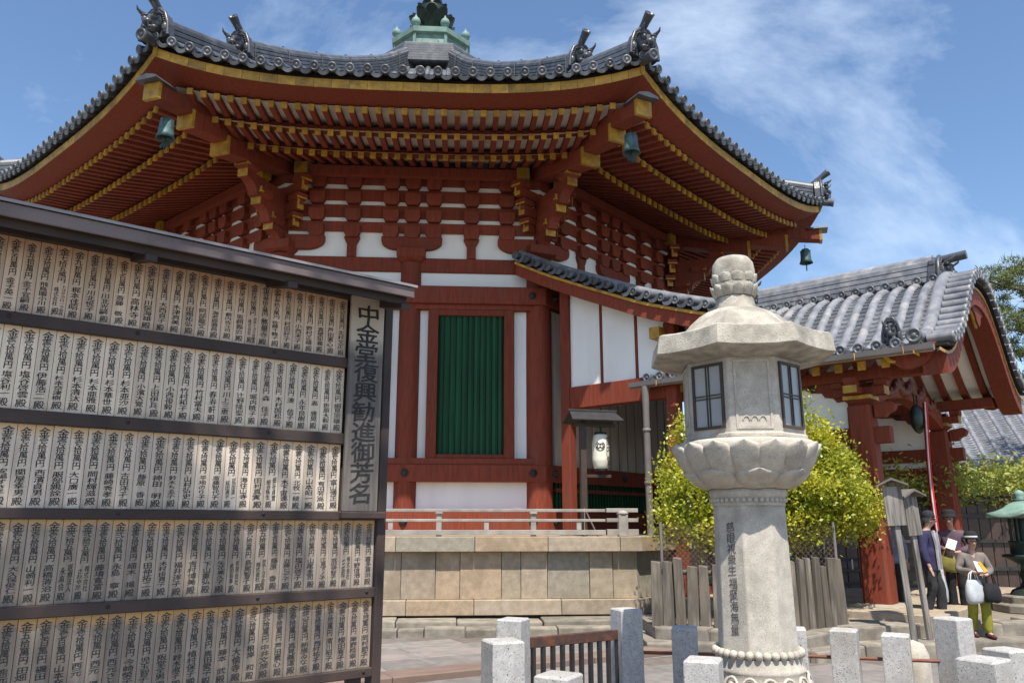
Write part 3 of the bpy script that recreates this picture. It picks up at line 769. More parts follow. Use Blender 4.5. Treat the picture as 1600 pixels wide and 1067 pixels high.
# finial: octagonal dew basin, lotus and jewel in copper and bronze
fz = 16.0
mb = MB(); mb.lathe([(1.27, fz), (1.22, fz + 0.66)], 8, (0, 0, 0), PI / 8, 0, False)
for i in range(8):
    t = R(45 * i + 22.5); c_, s_2 = cos(t), sin(t)
    mb.box(1.20, 1.285, -0.045, 0.045, fz, fz + 0.66, 0, Matrix.Rotation(t, 4, 'Z'))
o = mb.build('dew_basin', COPPER, hall)
mb = MB()
og = [(-0.20, 0.06), (-0.13, 0.10), (-0.16, 0.22), (-0.27, 0.34), (-0.25, 0.46), (-0.12, 0.53), (0, 0.55), (0.12, 0.53), (0.25, 0.46), (0.27, 0.34), (0.16, 0.22), (0.13, 0.10), (0.20, 0.06)]
mb.tube([(x, -1.172 + 0.06 * (z / 0.66), fz + z) for x, z in og], 0.014, 5)
pnl = mb.mesh('panel_outline', BRONZE)
for k in ALL: inst('panel_outline', pnl, o, (0, 0, 0), F(k))
mb = MB(); mb.lathe([(1.24, fz + 0.66), (1.34, fz + 0.70), (1.36, fz + 0.86), (1.30, fz + 0.90), (0.5, fz + 0.95)], 8, (0, 0, 0), PI / 8, 0, False); mb.build('basin_lid', COPPER, hall)
mb = MB(); mb.lathe([(0.07, 0), (0.05, 0.05), (0.13, 0.13), (0.155, 0.22), (0.12, 0.31), (0.05, 0.38), (0.015, 0.47), (0.001, 0.50)], 12); jw = mb.mesh('jewel', COPPER)
for i in range(8): inst('jewel', jw, hall, (1.2 * cos(R(45 * i + 22.5)), 1.2 * sin(R(45 * i + 22.5)), fz + 0.88))
mb = MB(); mb.lathe([(0.55, fz + 0.93), (0.42, fz + 1.2), (0.38, fz + 1.8), (0.5, fz + 2.2), (0.3, fz + 2.7), (0.2, fz + 4.0), (0.05, fz + 4.6)], 12); mb.build('finial_stem', BRONZE, hall)
mb = MB()
secs = []
for t in range(9):
    v = t / 8
    wv = 0.34 * sin(PI * (0.16 + 0.72 * v)) ; rr = 0.36 + 0.34 * v + 0.10 * max(0, v - 0.7) / 0.3; zz = 0.52 * v ** 1.3
    secs.append([(wv * (q - 2) / 2, -rr - 0.06 * (1 - abs(q - 2) / 2), zz) for q in range(5)])
mb.loft(secs, False, False, 0, True); pet = mb.mesh('lotus_petal', BRONZE)
pet.update()
for tier, (n_, z0, sc) in enumerate(((8, fz + 1.02, 0.92), (8, fz + 1.36, 0.95), (8, fz + 1.74, 0.78), (8, fz + 2.1, 0.62))):
    for i in range(n_):
        inst('lotus_petal', pet, hall, (0, 0, z0), (0, 0, 2 * PI * (i + 0.5 * (tier % 2)) / n_), (sc, sc, sc))
mb = MB()
for i in range(10):
    a = 2 * PI * i / 10; mb.ball((0.62 * cos(a), 0.62 * sin(a), fz + 1.02), 0.09, 0, 6, (1, 1, 1.4))
mb.build('lotus_seeds', PATINA, hall)

# wall behind the porch: pale boards above a dark rail, green bars below
mb = MB(); mb.box(-0.15, 0.15, -6.87, -6.80, 2.81, 6.2); bd_me = mb.mesh('wall_board', BOARDW, 0.006)
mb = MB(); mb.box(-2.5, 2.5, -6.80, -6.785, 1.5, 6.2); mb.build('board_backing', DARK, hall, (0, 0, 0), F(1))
mb = MB(); mb.box(-2.5, 2.5, -6.93, -6.80, 2.58, 2.80); mb.build('door_rail', RED, hall, (0, 0, 0), F(1))
mb = MB(); mb.box(-2.5, 2.5, -6.94, -6.885, 2.30, 2.38); mb.build('door_rail', RED, hall, (0, 0, 0), F(1))
mb = MB(); mb.box(-0.028, 0.028, -6.88, -6.81, 1.92, 2.58); gb = mb.mesh('green_bar', GREEN)
for i in range(14): inst('wall_board', bd_me, hall, rotk(1, -2.3 + 0.354 * i, 0, 0), F(1))
for i in range(44): inst('green_bar', gb, hall, rotk(1, -2.42 + 0.1126 * i, 0, 0), F(1))

# ------------------------------------------------------------------ stone podium of the hall
pod = thing('stone_podium', 'tan granite podium of squared slabs under the octagonal hall', 'podium', CC, TH)
mb = MB(); mb.lathe([(9.80 / cos(PI / 8), -0.05), (9.80 / cos(PI / 8), 1.40)], 8, (0, 0, 0), PI / 8, 0, False); mb.build('core', M_('podium_mortar', (0.12, 0.10, 0.075), rough=0.95), pod)
mb = MB(); mitre(mb, 0.0, 9.45, 1.40, 1.448)
for k in ALL: inst('floor_slab', mb.mesh('floor_slab', STONE) if k == -3 else bpy.data.meshes['floor_slab'], pod, (0, 0, 0), F(k))
def stones(name, k, cuts, a0, a1, z0, z1, bev=0.008, jit=0.012, ends=True):
    for l0, l1 in zip(cuts, cuts[1:]):
        j = rng.uniform(0, jit)
        mb = MB(); g = 0.004
        e0 = a1 * T8; e1 = a0 * T8
        lo, hi = l0 + g, l1 - g
        if ends and l0 == cuts[0]: p0i, p0o = -e1, -e0
        else: p0i = p0o = lo
        if ends and l1 == cuts[-1]: p1i, p1o = e1, e0
        else: p1i = p1o = hi
        b = [(p0i, -a0), (p0o, -a1 + j), (p1o, -a1 + j), (p1i, -a0)]
        mb.hexa([(x, y, z0) for x, y in b] + [(x, y, z1) for x, y in b])
        inst(name, mb.mesh(name, STONE, bev), pod, (0, 0, 0), F(k))
E0 = 10.0 * T8
for k in (-2, -1, 0, 1, 2):
    if k == 0:
        cap_c = [-E0, -2.75, -1.3, 0.09, 1.375, 2.58, 3.78, E0]
        wall_c = [-E0, -3.55, -2.9, -2.25, -1.7, -1.05, -0.75, 0.18, 0.74, 1.14, 1.82, 2.14, 2.58, 3.28, 3.67, E0]
        base_c = [-E0, -2.9, -1.5, -0.6, 0.28, 1.37, 2.79, E0]
    else:
        cap_c = [-E0, -2.9, -1.6, -0.2, 1.2, 2.6, E0]; wall_c = [-E0, -3.5, -2.6, -1.9, -1.0, -0.3, 0.5, 1.2, 2.0, 2.7, 3.4, E0]; base_c = [-E0, -2.5, -1.0, 0.4, 1.9, 3.0, E0]
    stones('cap_stone', k, cap_c, 9.40, 10.0, 1.212, 1.45)
    stones('wall_stone', k, wall_c, 9.60, 9.85, 0.462, 1.209, 0.006, 0.02)
    stones('base_stone', k, base_c, 9.60, 10.0, 0.226, 0.459)
# rough border stones at the foot of the podium
bo = bpy.data.objects.new('border', None); C.objects.link(bo); tag(bo, kind='structure'); bo.location = CC; bo.rotation_euler = (0, 0, TH)
for rowi, (a0, a1, z1, L0, L1) in enumerate(((9.95, 10.50, 0.20, 0.7, 1.5), (10.50, 10.80, 0.13, 0.35, 1.0))):
    l = -4.2
    while l < 5.6:
        ln = rng.uniform(L0, L1)
        mb = MB(); mb.box(l + 0.006, l + ln - 0.006, -a1 + rng.uniform(-0.04, 0.03), -a0 + 0.004, -0.1, z1 + rng.uniform(-0.025, 0.01))
        me = mb.mesh('border_stone', EDGE, 0.022, 2); rough_up(me, 0.012, 3.0, l)
        inst('border_stone', me, bo); l += ln

# ------------------------------------------------------------------ low wooden railing on the podium
rl = thing('wooden_railing', 'low pale weathered timber railing along the front of the stone podium', 'railing', CC, TH)
def bar(parent, name, x0, x1, y0, y1, z0, z1, mat, bev=0.006): mb = MB(); mb.box(x0, x1, y0, y1, z0, z1); return mb.build(name, mat, parent, bevel=bev)
for nm, a, wd, z0, z1 in (('bottom_rail', 9.74, 0.13, 1.475, 1.555), ('middle_rail', 9.74, 0.10, 1.69, 1.735), ('top_rail', 9.74, 0.09, 1.85, 1.90)):
    bar(rl, nm, -4.1, 3.58, -a - wd / 2, -a + wd / 2, z0, z1, RAILW)
    bar(rl, nm, 3.60, 4.14, -a - wd / 2 - .004, -a + wd / 2 + .004, z0 - 0.006, z1 + 0.012, RAILW)
for l in (-2.4, -0.8, 0.78, 2.36):
    bar(rl, 'post', l - 0.045, l + 0.045, -9.785, -9.695, 1.45, 1.85, RAILW); bar(rl, 'bearing_block', l - 0.06, l + 0.06, -9.81, -9.67, 1.815, 1.849, RAILW)
for l in (-1.6, -0.02, 1.57, 3.13): bar(rl, 'short_post', l - 0.04, l + 0.04, -9.78, -9.70, 1.556, 1.69, RAILW)
mb = MB(); mb.box(3.80, 3.96, -9.82, -9.66, 1.45, 1.80); mb.lathe([(0.09, 1.80), (0.11, 1.83), (0.07, 1.87), (0.0005, 1.9)], 10, (3.88, -9.74, 0)); mb.build('end_post', RAILW, rl, bevel=0.008)

# ------------------------------------------------------------------ entrance porch with its undulating gable
n1v = Vector((sin(TH + PI / 4), -cos(TH + PI / 4), 0))
PB = Vector(CC) + n1v * 7.0
por = thing('entrance_porch', 'vermilion entrance porch with curved gable and sunlit grey tile roof right of the hall', 'porch', PB, TH + PI / 4)
# local: x along the wall of the hall, -y outwards (o)
def pbox(name, l0, l1, o0, o1, z0, z1, mat=RED, bev=0.01): mb = MB(); mb.box(l0, l1, -o1, -o0, z0, z1); return mb.build(name, mat, por, bevel=bev)
def lerp_tab(T, x):
    if x <= T[0][0]: return T[0][1] + (T[1][1] - T[0][1]) * (x - T[0][0]) / (T[1][0] - T[0][0])
    for (a, b), (c, d) in zip(T, T[1:]):
        if x <= c: return b + (d - b) * (x - a) / (c - a)
    (a, b), (c, d) = T[-2:]; return d + (d - b) * (x - c) / (c - a)
ZS = [(-0.6, 7.52), (0.38, 7.0), (1.21, 6.61), (1.97, 6.27), (2.69, 5.95), (3.49, 5.67), (4.11, 5.47), (5.0, 5.22)]
def zs(o): return lerp_tab(ZS, o)
pbox('stone_floor', -3.3, 3.3, 0.0, 7.2, 0.0, 0.42, STONE, 0.01)
for sx in (-1, 1):
    for o_ in (0.58, 3.02): pbox('wall_post', 2.9 * sx - 0.11, 2.9 * sx + 0.11, o_ - 0.11, o_ + 0.11, 0.42, zs(o_) - 0.5)
    x0, x1 = (-2.99, -2.79) if sx < 0 else (2.79, 2.99)
    pbox('wall_beam', x0, x1, 0.692, 2.908, 3.92, 4.36)
    for a_, b_2 in ((0.692, 1.42), (1.49, 2.235), (2.305, 2.908)):
        mb = MB(); xs = (2.9 * sx - 0.03, 2.9 * sx + 0.03); secs = []
        for q in range(5):
            o_ = a_ + (b_2 - a_) * q / 4
            secs.append([(xs[0], -o_, 4.362), (xs[1], -o_, 4.362), (xs[1], -o_, zs(o_) - 0.42), (xs[0], -o_, zs(o_) - 0.42)])
        mb.loft(secs); mb.build('plaster_panel', WHITE, por)
    for o_ in (1.455, 2.27): pbox('wall_stud', 2.9 * sx - 0.045, 2.9 * sx + 0.045, o_ - 0.034, o_ + 0.034, 4.362, zs(o_) - 0.5)
    # verge: red board, gilt strip, tile ends
    xv = 3.40 * sx
    OS = [-0.45 + 5.0 * t / 20 for t in range(21)]
    def vstrip(name, xa, xb, za, zb, mat):
        mb = MB(); mb.loft([[(xa, -o_, zs(o_) + za), (xb, -o_, zs(o_) + za), (xb, -o_, zs(o_) + zb), (xa, -o_, zs(o_) + zb)] for o_ in OS]); return mb.build(name, mat, por)
    vstrip('verge_board', xv - 0.06 * sx, xv - 0.16 * sx, -0.54, -0.295, RED)
    vstrip('gilt_strip', xv - 0.02 * sx, xv - 0.14 * sx, -0.293, -0.235, GOLD)
    vstrip('verge_underboard', xv - 0.05 * sx, xv - 0.6 * sx, -0.232, -0.19, DARK)
    for i in range(16):
        o_ = -0.42 + 0.295 * i; sl = math.atan((zs(o_ + 0.1) - zs(o_ - 0.1)) / 0.2)
        inst('verge_tile', dt_me, por, (xv, -o_, zs(o_) - 0.085), (0, 0, -PI / 2 if sx < 0 else PI / 2))
        inst('verge_pan_tile', pan_me, por, (xv + 0.015 * sx, -o_ - 0.1475, zs(o_ + 0.1475) - 0.10), (-sl * sx * 0.0, -sl if sx > 0 else sl, -PI / 2 if sx < 0 else PI / 2))
    mb = MB(); mb.tube([(xv - 0.22 * sx, -o_, zs(o_) - 0.02) for o_ in OS], 0.095, 10); mb.build('verge_ridge', TILE_LIT, por)
    sc_ = 0.8
    inst('demon_tile', dem, por, (xv - 0.25 * sx, -4.55, zs(4.55) - 0.05), (0, 0, -PI / 2), (sc_, sc_, sc_))
    pbox('purlin_nose', 2.9 * sx - 0.32, 2.9 * sx + 0.32, 2.75, 2.95, 5.02, 5.22)
    mb = MB(); mb.box(2.9 * sx - 0.335, 2.9 * sx + 0.335, -2.955, -2.745, 5.015, 5.225); mb.build('gilt_cap', GOLD, por)
mb = MB(); secs = [[(l, -o_, zs(o_) - 0.15 ) for l in (-3.3, 3.3)] for o_ in OS + [5.0]]; mb.loft(secs, False, False); mb.build('shed_deck', TILE, por)
mb = MB(); mb.loft([[(l, -o_, zs(o_) - 0.3 ) for l in (-3.25, 3.25)] for o_ in OS], False, False); mb.build('shed_soffit', RED, por)
mb = MB()
for i in range(22):
    l = -2.94 + 0.28 * i
    mb.loft([[(l + 0.078 * cos(PI * t / 5), -o_, zs(o_) - 0.14 + 0.085 * sin(PI * t / 5)) for t in range(6)] for o_ in OS], False, False, 0, True)
tag(mb.build('shed_tile_rows', TILE_LIT, por), kind='stuff')

for i in range(9): bar(por, 'side_board', 2.84, 2.90, -(0.70 + 0.245 * (i + 1) - 0.006), -(0.70 + 0.245 * i), 0.42, 3.919, RED, 0.004)
# undulating roof
HW = 3.10
def zk(l):
    x = min(1.0, abs(l) / 3.15); a = 0.5 + 0.5 * cos(PI * x); b = 1 - (6 * x ** 5 - 15 * x ** 4 + 10 * x ** 3)
    return 4.30 + 1.62 * (0.35 * a + 0.65 * b)
LSN = 24
LL = [-HW + 2 * HW * t / LSN for t in range(LSN + 1)]
O0, O1 = 2.45, 7.45
def kstrip(name, oa, ob, za, zb, mat, ls=LL, bev=0):
    mb = MB(); mb.loft([[(l, -oa, zk(l) + za), (l, -ob, zk(l) + za), (l, -ob, zk(l) + zb), (l, -oa, zk(l) + zb)] for l in ls]); return mb.build(name, mat, por)
kstrip('roof_deck', O0, O1, -0.10, -0.03, TILE)
kstrip('soffit_board', O0 + 0.02, O1 - 0.02, -0.16, -0.102, WHITE)
crib = MB()
NR = 18
for side in (-1, 1):
    ls = [side * (0.2 + (HW - 0.18) * t / 12) for t in range(13)]
    mb = MB()
    secs = []
    for q, l in enumerate(ls):
        for dl, rr in ((0.0, 0.082), (0.13, 0.076)):
            x = l + dl * side
            if abs(x) > HW + 0.02: continue
            secs.append([(x, rr * cos(PI * t / 6), zk(x) - 0.02 + rr * 1.05 * sin(PI * t / 6)) for t in range(7)])
    mb.loft(secs, False, False, 0, True)
    me = mb.mesh('cover_tile_row', TILE_LIT)
    pm = MB()
    for q in range(26):
        x0 = side * (0.2 + 2.9 * q / 26); x1 = side * (0.2 + 2.9 * (q + 1) / 26)
        pts0 = [(x0, 0.14 * t / 3, zk(x0) + 0.005 - 0.045 * (1 - (t / 3) ** 2)) for t in range(-3, 4)]
        pts1 = [(x1, 0.14 * t / 3, zk(x1) + 0.035 - 0.045 * (1 - (t / 3) ** 2)) for t in range(-3, 4)]
        pts2 = [(x1, 0.14 * t / 3, zk(x1) + 0.0 - 0.045 * (1 - (t / 3) ** 2)) for t in range(-3, 4)]
        pm.loft([pts0, pts1, pts2], False, False)
    pme = pm.mesh('pan_tile_column', TILE)
    for i in range(NR):
        o_ = O0 + 0.16 + 0.272 * i
        inst('cover_tile_row', me, por, (0, -o_, 0))
        inst('round_eave_tile', dt_me, por, ((HW + 0.05) * side, -o_, zk(HW) + 0.01), (R(0), R(0), PI / 2 if side > 0 else -PI / 2))
        if i < NR - 1:
            tag(inst('pan_tile_column', pme, por, (0, -o_ - 0.136, 0)), kind='stuff')
            inst('pan_eave_tile', pan_me, por, ((HW + 0.02) * side, -o_ - 0.136, zk(HW) + 0.02), (0, 0, PI / 2 if side > 0 else -PI / 2))
# verge of the gable: broad rib, short tiles laid across, edge discs
bigrib = MB()
bigrib.loft([[(l, -(O1 - 0.22) + 0.11 * cos(2 * PI * t / 10), zk(l) + 0.08 + 0.11 * sin(2 * PI * t / 10)) for t in range(10)] for l in LL], True, True, 0, True)
bigrib.build('verge_ridge', TILE_LIT, por)
s_acc = 0.0; lst = []
prev = (-HW, zk(-HW)); l = -HW
while l < HW:
    l2 = l + 0.01; d = math.hypot(0.01, zk(l2) - zk(l)); s_acc += d; l = l2
    if s_acc > 0.215: lst.append(l); s_acc = 0
vt = disc_tile(0.36, 0.088).mesh('verge_tile', TILE_LIT)
for l in lst: inst('verge_tile', vt, por, (l, -(O1 + 0.26), zk(l) + 0.045), (0, 0, 0))
kstrip('verge_underboard', O1 - 0.1, O1 + 0.20, -0.10, -0.06, DARK)
for sx in (-1, 1):
    inst('corner_rib_end', dt_me, por, ((HW + 0.06) * sx, -(O1 - 0.22), zk(HW) + 0.09), (0, 0, PI / 2 * sx), (1.35, 1.35, 1.35))
    inst('demon_tile', dem, por, ((HW - 0.32) * sx, -(O1 - 0.62), zk(HW - 0.3) + 0.06), (0, 0, 0 if sx > 0 else PI), (0.38, 0.40, 0.62))
# main ridge
mb = MB(); pf = ridge_prof(0.40, 0.44)
mb.loft([[(x, -o_, 5.97 + z) for x, z in pf] for o_ in (O0 + 0.3, 3.5, 4.7, 5.9, 6.95)])
mb.build('main_ridge', TILE_LIT, por)
for i in range(16):
    for sx in (-1, 1): inst('ridge_disc_tile', dt_me, por, (0.36 * sx, -(O0 + 0.45 + 0.272 * i), 5.99), (0, 0, PI / 2 * sx))
inst('demon_tile', dem, por, (0, -7.0, 5.92), (0, 0, -PI / 2), (0.85, 0.85, 0.85))
for z, ln in ((6.38, 0.55), (6.02, 0.30), (6.20, 0.25)):
    mb = MB(); mb.tube([(0, -6.75, z), (0, -6.95 - ln, z + 0.05)], 0.085, 12); mb.build('ridge_finial_tile', ONI, por)
for sx in (-1, 1):
    for z in (6.0, 6.14, 6.28): bar(por, 'ridge_end_tile', 0.16 * sx - 0.09, 0.16 * sx + 0.09, -7.02, -6.90, z, z + 0.10, TILE, 0.02)
# curved rafters under the porch roof, gilt ends at the eaves
mb = MB(); mb.loft([[(l, -0.055, zk(l) - 0.29), (l, 0.055, zk(l) - 0.30), (l, 0.055, zk(l) - 0.163), (l, -0.055, zk(l) - 0.163)] for l in LL[1:-1]])
cr = mb.mesh('curved_rafter', RED)
mb = MB(); xe = -LL[1] 
mb.box(xe - 0.01, xe + 0.012, -0.06, 0.06, zk(xe) - 0.305, zk(xe) - 0.158); ce1 = mb.mesh('gilt_cap', GOLD)
mb = MB(); mb.box(-xe - 0.012, -xe + 0.01, -0.06, 0.06, zk(xe) - 0.305, zk(xe) - 0.158); ce2 = mb.mesh('gilt_cap', GOLD)
for i in range(13):
    o_ = 2.75 + 0.36 * i
    r_ = inst('curved_rafter', cr, por, (0, -o_, 0)); inst('gilt_cap', ce1, r_); inst('gilt_cap', ce2, r_)
kstrip('bargeboard', O1 - 0.20, O1 + 0.14, -0.50, -0.165, RED, [-2.95 + 5.9 * t / 28 for t in range(29)])
kstrip('bargeboard_gilt_edge', O1 + 0.141, O1 + 0.155, -0.215, -0.168, GOLD, [-3.34 + 6.68 * t / 28 for t in range(29)])
kstrip('bargeboard_gilt_edge', O1 - 0.202, O1 - 0.212, -0.215, -0.168, GOLD, [-3.34 + 6.68 * t / 28 for t in range(29)])
# gable pendant
mb = MB(); gpd = [(-0.42, 5.46), (-0.36, 5.30), (-0.22, 5.27), (-0.14, 5.14), (0, 5.06), (0.14, 5.14), (0.22, 5.27), (0.36, 5.30), (0.42, 5.46)]
mb.prism(gpd, -(O1 + 0.10), -(O1 - 0.02), 'xz'); mb.tube([(x, -(O1 + 0.04), z) for x, z in gpd], 0.03, 6, 1); mb.build('gable_pendant', [RED, GOLD], por)
# eave fascia, gutter, downpipe
for sx in (-1, 1):
    bar(por, 'eave_fascia', (HW - 0.10) * sx - 0.05, (HW - 0.10) * sx + 0.05, -(O1 - 0.72), -O0, zk(HW) - 0.165, zk(HW) - 0.10, RED)
xg = -HW - 0.14
gp = [(xg - 0.075 + 0.0, 0.10), (xg - 0.06, 0.02), (xg, -0.01), (xg + 0.06, 0.02), (xg + 0.075, 0.10), (xg + 0.062, 0.10), (xg + 0.05, 0.03), (xg, 0.005), (xg - 0.05, 0.03), (xg - 0.062, 0.10)]
mb = MB(); mb.loft([[(x, -o_, 4.12 + z) for x, z in gp] for o_ in (2.30, 7.50)]); mb.build('gutter', PIPE, por)
mb = MB(); mb.tube([(xg, -2.62, 4.13), (xg, -2.62, 3.95), (xg + 0.03, -2.6, 3.7), (xg + 0.03, -2.6, 0.40)], [0.075, 0.07, 0.062, 0.062], 12); mb.build('downpipe', PIPE, por)
for z in (3.3, 2.35, 1.4): mb = MB(); mb.lathe([(0.07, z), (0.078, z + 0.01), (0.078, z + 0.045), (0.07, z + 0.055)], 12, (xg + 0.03, -2.6, 0)); mb.build('pipe_collar', PIPE, por)
for i in range(7): mb = MB(); mb.tube([(xg + 0.06, -(2.9 + 0.7 * i), 4.22), (xg - 0.07, -(2.9 + 0.7 * i), 4.21), (xg - 0.078, -(2.9 + 0.7 * i), 4.1)], 0.006, 4); mb.build('gutter_hanger', GOLD, por)
# posts, beams, walls of the porch
PO = 6.15
for sx in (-1, 1):
    mb = MB(); h = 0.195; hb = 0.21; c = 0.045
    def oc(h, z): return [(2.4 * sx + x, -PO + y, z) for x, y in ((-h + c, -h), (h - c, -h), (h, -h + c), (h, h - c), (h - c, h), (-h + c, h), (-h, h - c), (-h, -h + c))]
    mb.loft([oc(hb, 0.43), oc(h, 2.0), oc(h - 0.01, 3.5)]); mb.build('pillar', RED, por)
    mb = MB(); mb.prism([(-0.42, -0.42), (0.42, -0.42), (0.42, 0.42), (-0.42, 0.42)], 0.0, 0.05, 'xy'); mb.loft([[(-.36, -.36, .05), (.36, -.36, .05), (.36, .36, .05), (-.36, .36, .05)], [(-.27, -.27, .09), (.27, -.27, .09), (.27, .27, .09), (-.27, .27, .09)]])
    mb.build('plinth', STONE, por, (2.4 * sx, -PO, 0.38), bevel=0.012)
    bar(por, 'side_beam', 2.4 * sx - 0.10, 2.4 * sx + 0.10, -(PO + 0.42), -3.05, 2.90, 3.16, RED)
    bar(por, 'lower_side_beam', 2.4 * sx - 0.07, 2.4 * sx + 0.07, -(PO - 0.20), -3.05, 2.60, 2.78, RED)
    bar(por, 'plaster_panel', 2.4 * sx - 0.03, 2.4 * sx + 0.03, -(PO - 0.2), -3.05, 3.161, 4.0, WHITE, 0)
    bar(por, 'plaster_panel', 2.4 * sx - 0.03, 2.4 * sx + 0.03, -(PO - 0.2), -3.05, 2.782, 2.899, WHITE, 0)
    bar(por, 'eave_purlin', 2.4 * sx - 0.10, 2.4 * sx + 0.10, -(O1 - 0.25), -2.6, 3.92, 4.12, RED)
    # carved bracket under the purlin
    pr = [(PO - 0.2, 3.92), (PO - 0.2, 3.62), (PO - 0.36, 3.60), (PO - 0.42, 3.68), (PO - 0.55, 3.70), (PO - 0.6, 3.78), (PO - 0.78, 3.80), (PO - 0.86, 3.86), (PO - 1.1, 3.87), (PO - 1.15, 3.92)]
    mb = MB(); mb.prism([(-o_, z) for o_, z in pr], 2.4 * sx - 0.07, 2.4 * sx + 0.07, 'yz'); mb.build('carved_bracket', RED, por, bevel=0.008)
    mb = MB(); mb.tube([(2.4 * sx - 0.075, -(PO - 0.75) + 0.06 * cos(t), 3.86 + 0.04 * sin(t)) for t in [x * 0.7 for x in range(9)]], 0.02, 5); mb.build('scroll', BRONZE, por)
    mb = MB(); mb.lathe([(0.20, 3.5), (0.18, 3.53), (0.30, 3.60), (0.30, 3.66)], 4, (2.4 * sx, -PO, 0), PI / 4, 0, False); mb.build('capital', RED, por)
    mb = MB(); mb.lathe([(0.305, 3.605), (0.305, 3.665)], 4, (2.4 * sx, -PO, 0), PI / 4, 0, False); mb.build('gilt_band', GOLD, por)
    bar(por, 'bracket_arm', 2.4 * sx - 0.11, 2.4 * sx + 0.11, -(PO + 0.40), -(PO - 0.40), 3.67, 3.80, RED)
    bar(por, 'bracket_arm', 2.4 * sx - 0.48, 2.4 * sx + 0.48, -(PO + 0.10), -(PO - 0.10), 3.68, 3.79, RED)
    for dx, do in ((-0.42, 0), (0.42, 0), (0, 0.34), (0, -0.34)):
        b = inst('bearing_block', blk, por, (2.4 * sx + dx, -(PO + do), 3.80), (0, 0, 0), (0.62, 1.0, 0.42))
    bar(por, 'gilt_cap', 2.4 * sx - 0.497, 2.4 * sx - 0.482, -(PO + 0.105), -(PO - 0.105), 3.675, 3.795, GOLD, 0)
    bar(por, 'gilt_cap', 2.4 * sx - 0.115, 2.4 * sx + 0.115, -(PO + 0.416), -(PO + 0.402), 3.665, 3.805, GOLD, 0)
    # carved nose of the tie beam beyond the pillar
    mb = MB(); mb.prism([(-(PO + 0.2), 3.30), (-(PO + 0.2), 3.52), (-(PO + 0.46), 3.56), (-(PO + 0.54), 3.49), (-(PO + 0.50), 3.40), (-(PO + 0.40), 3.36), (-(PO + 0.36), 3.30)], 2.4 * sx - 0.08, 2.4 * sx + 0.08, 'yz'); mb.build('carved_nose', RED, por, bevel=0.015)
    # carved end plate of the eave with gilt scroll edges
    ep = [(6.74, 4.16), (6.79, 4.06), (6.88, 4.02), (6.95, 3.95), (7.08, 3.93), (7.17, 3.96), (7.27, 3.96), (7.37, 4.04), (7.45, 4.16), (7.48, 4.29), (6.74, 4.29)]
    x0, x1 = sorted((3.00 * sx, 2.84 * sx))
    mb = MB(); mb.prism([(-o_, z) for o_, z in ep], x0, x1, 'yz'); mb.build('carved_eave_end', RED, por, bevel=0.02, seg=2)
    xo = 3.01 * sx
    mb = MB(); mb.tube([(xo, -6.75, 4.27), (xo, -6.76, 4.16), (xo, -6.81, 4.08), (xo, -6.90, 4.05)], [0.03, 0.045, 0.04, 0.02], 6); mb.build('gilt_scroll', GOLD, por)
    mb = MB(); mb.tube([(xo, -7.10, 4.28), (xo, -7.26, 4.25), (xo, -7.38, 4.19), (xo, -7.46, 4.22)], [0.02, 0.035, 0.035, 0.02], 6); mb.build('gilt_scroll', GOLD, por)
# front beam with a carved dragon
mb = MB()
secs = []
for t in range(13):
    l = -2.2 + 4.4 * t / 12; zc = 3.70 + 0.34 * (1 - (l / 2.2) ** 2)
    secs.append([(l, -PO - 0.14, zc - 0.17), (l, -PO + 0.14, zc - 0.17), (l, -PO + 0.14, zc + 0.17), (l, -PO - 0.14, zc + 0.17)])
mb.loft(secs); fb = mb.build('front_beam', RED, por, bevel=0.02)
mb = MB(); prv = []
for t in range(40):
    l = -1.9 + 3.8 * t / 39; zc = 3.72 + 0.34 * (1 - (l / 2.2) ** 2) + 0.10 * sin(t * 0.75)
    prv.append((l, -PO - 0.16 - 0.03 * cos(t * 0.75), zc))
mb.tube(prv, [0.03 + 0.05 * sin(PI * t / 39) for t in range(40)], 7)
for t in range(0, 40, 2): mb.ball((prv[t][0], prv[t][1] - 0.03, prv[t][2] + 0.07), 0.05, 0, 4, (1, .6, 1))
mb.build('carved_dragon', M_('carved_red', (0.20, 0.065, 0.04), (0.10, 0.035, 0.024), 14, rough=0.6, bump=0.5, bscale=25), fb)
bar(por, 'tie_beam', -2.2, 2.2, -3.12, -2.92, 3.55, 3.90, RED)
bar(por, 'tie_beam', -2.3, 2.3, -(PO - 1.4), -(PO - 1.62), 4.12, 4.34, RED)
bar(por, 'plaster_panel', -2.3, 2.3, -3.05, -2.99, 3.901, 5.4, WHITE, 0)
bar(por, 'threshold', -2.78, 2.78, -3.15, -2.89, 0.42, 0.56, RED)

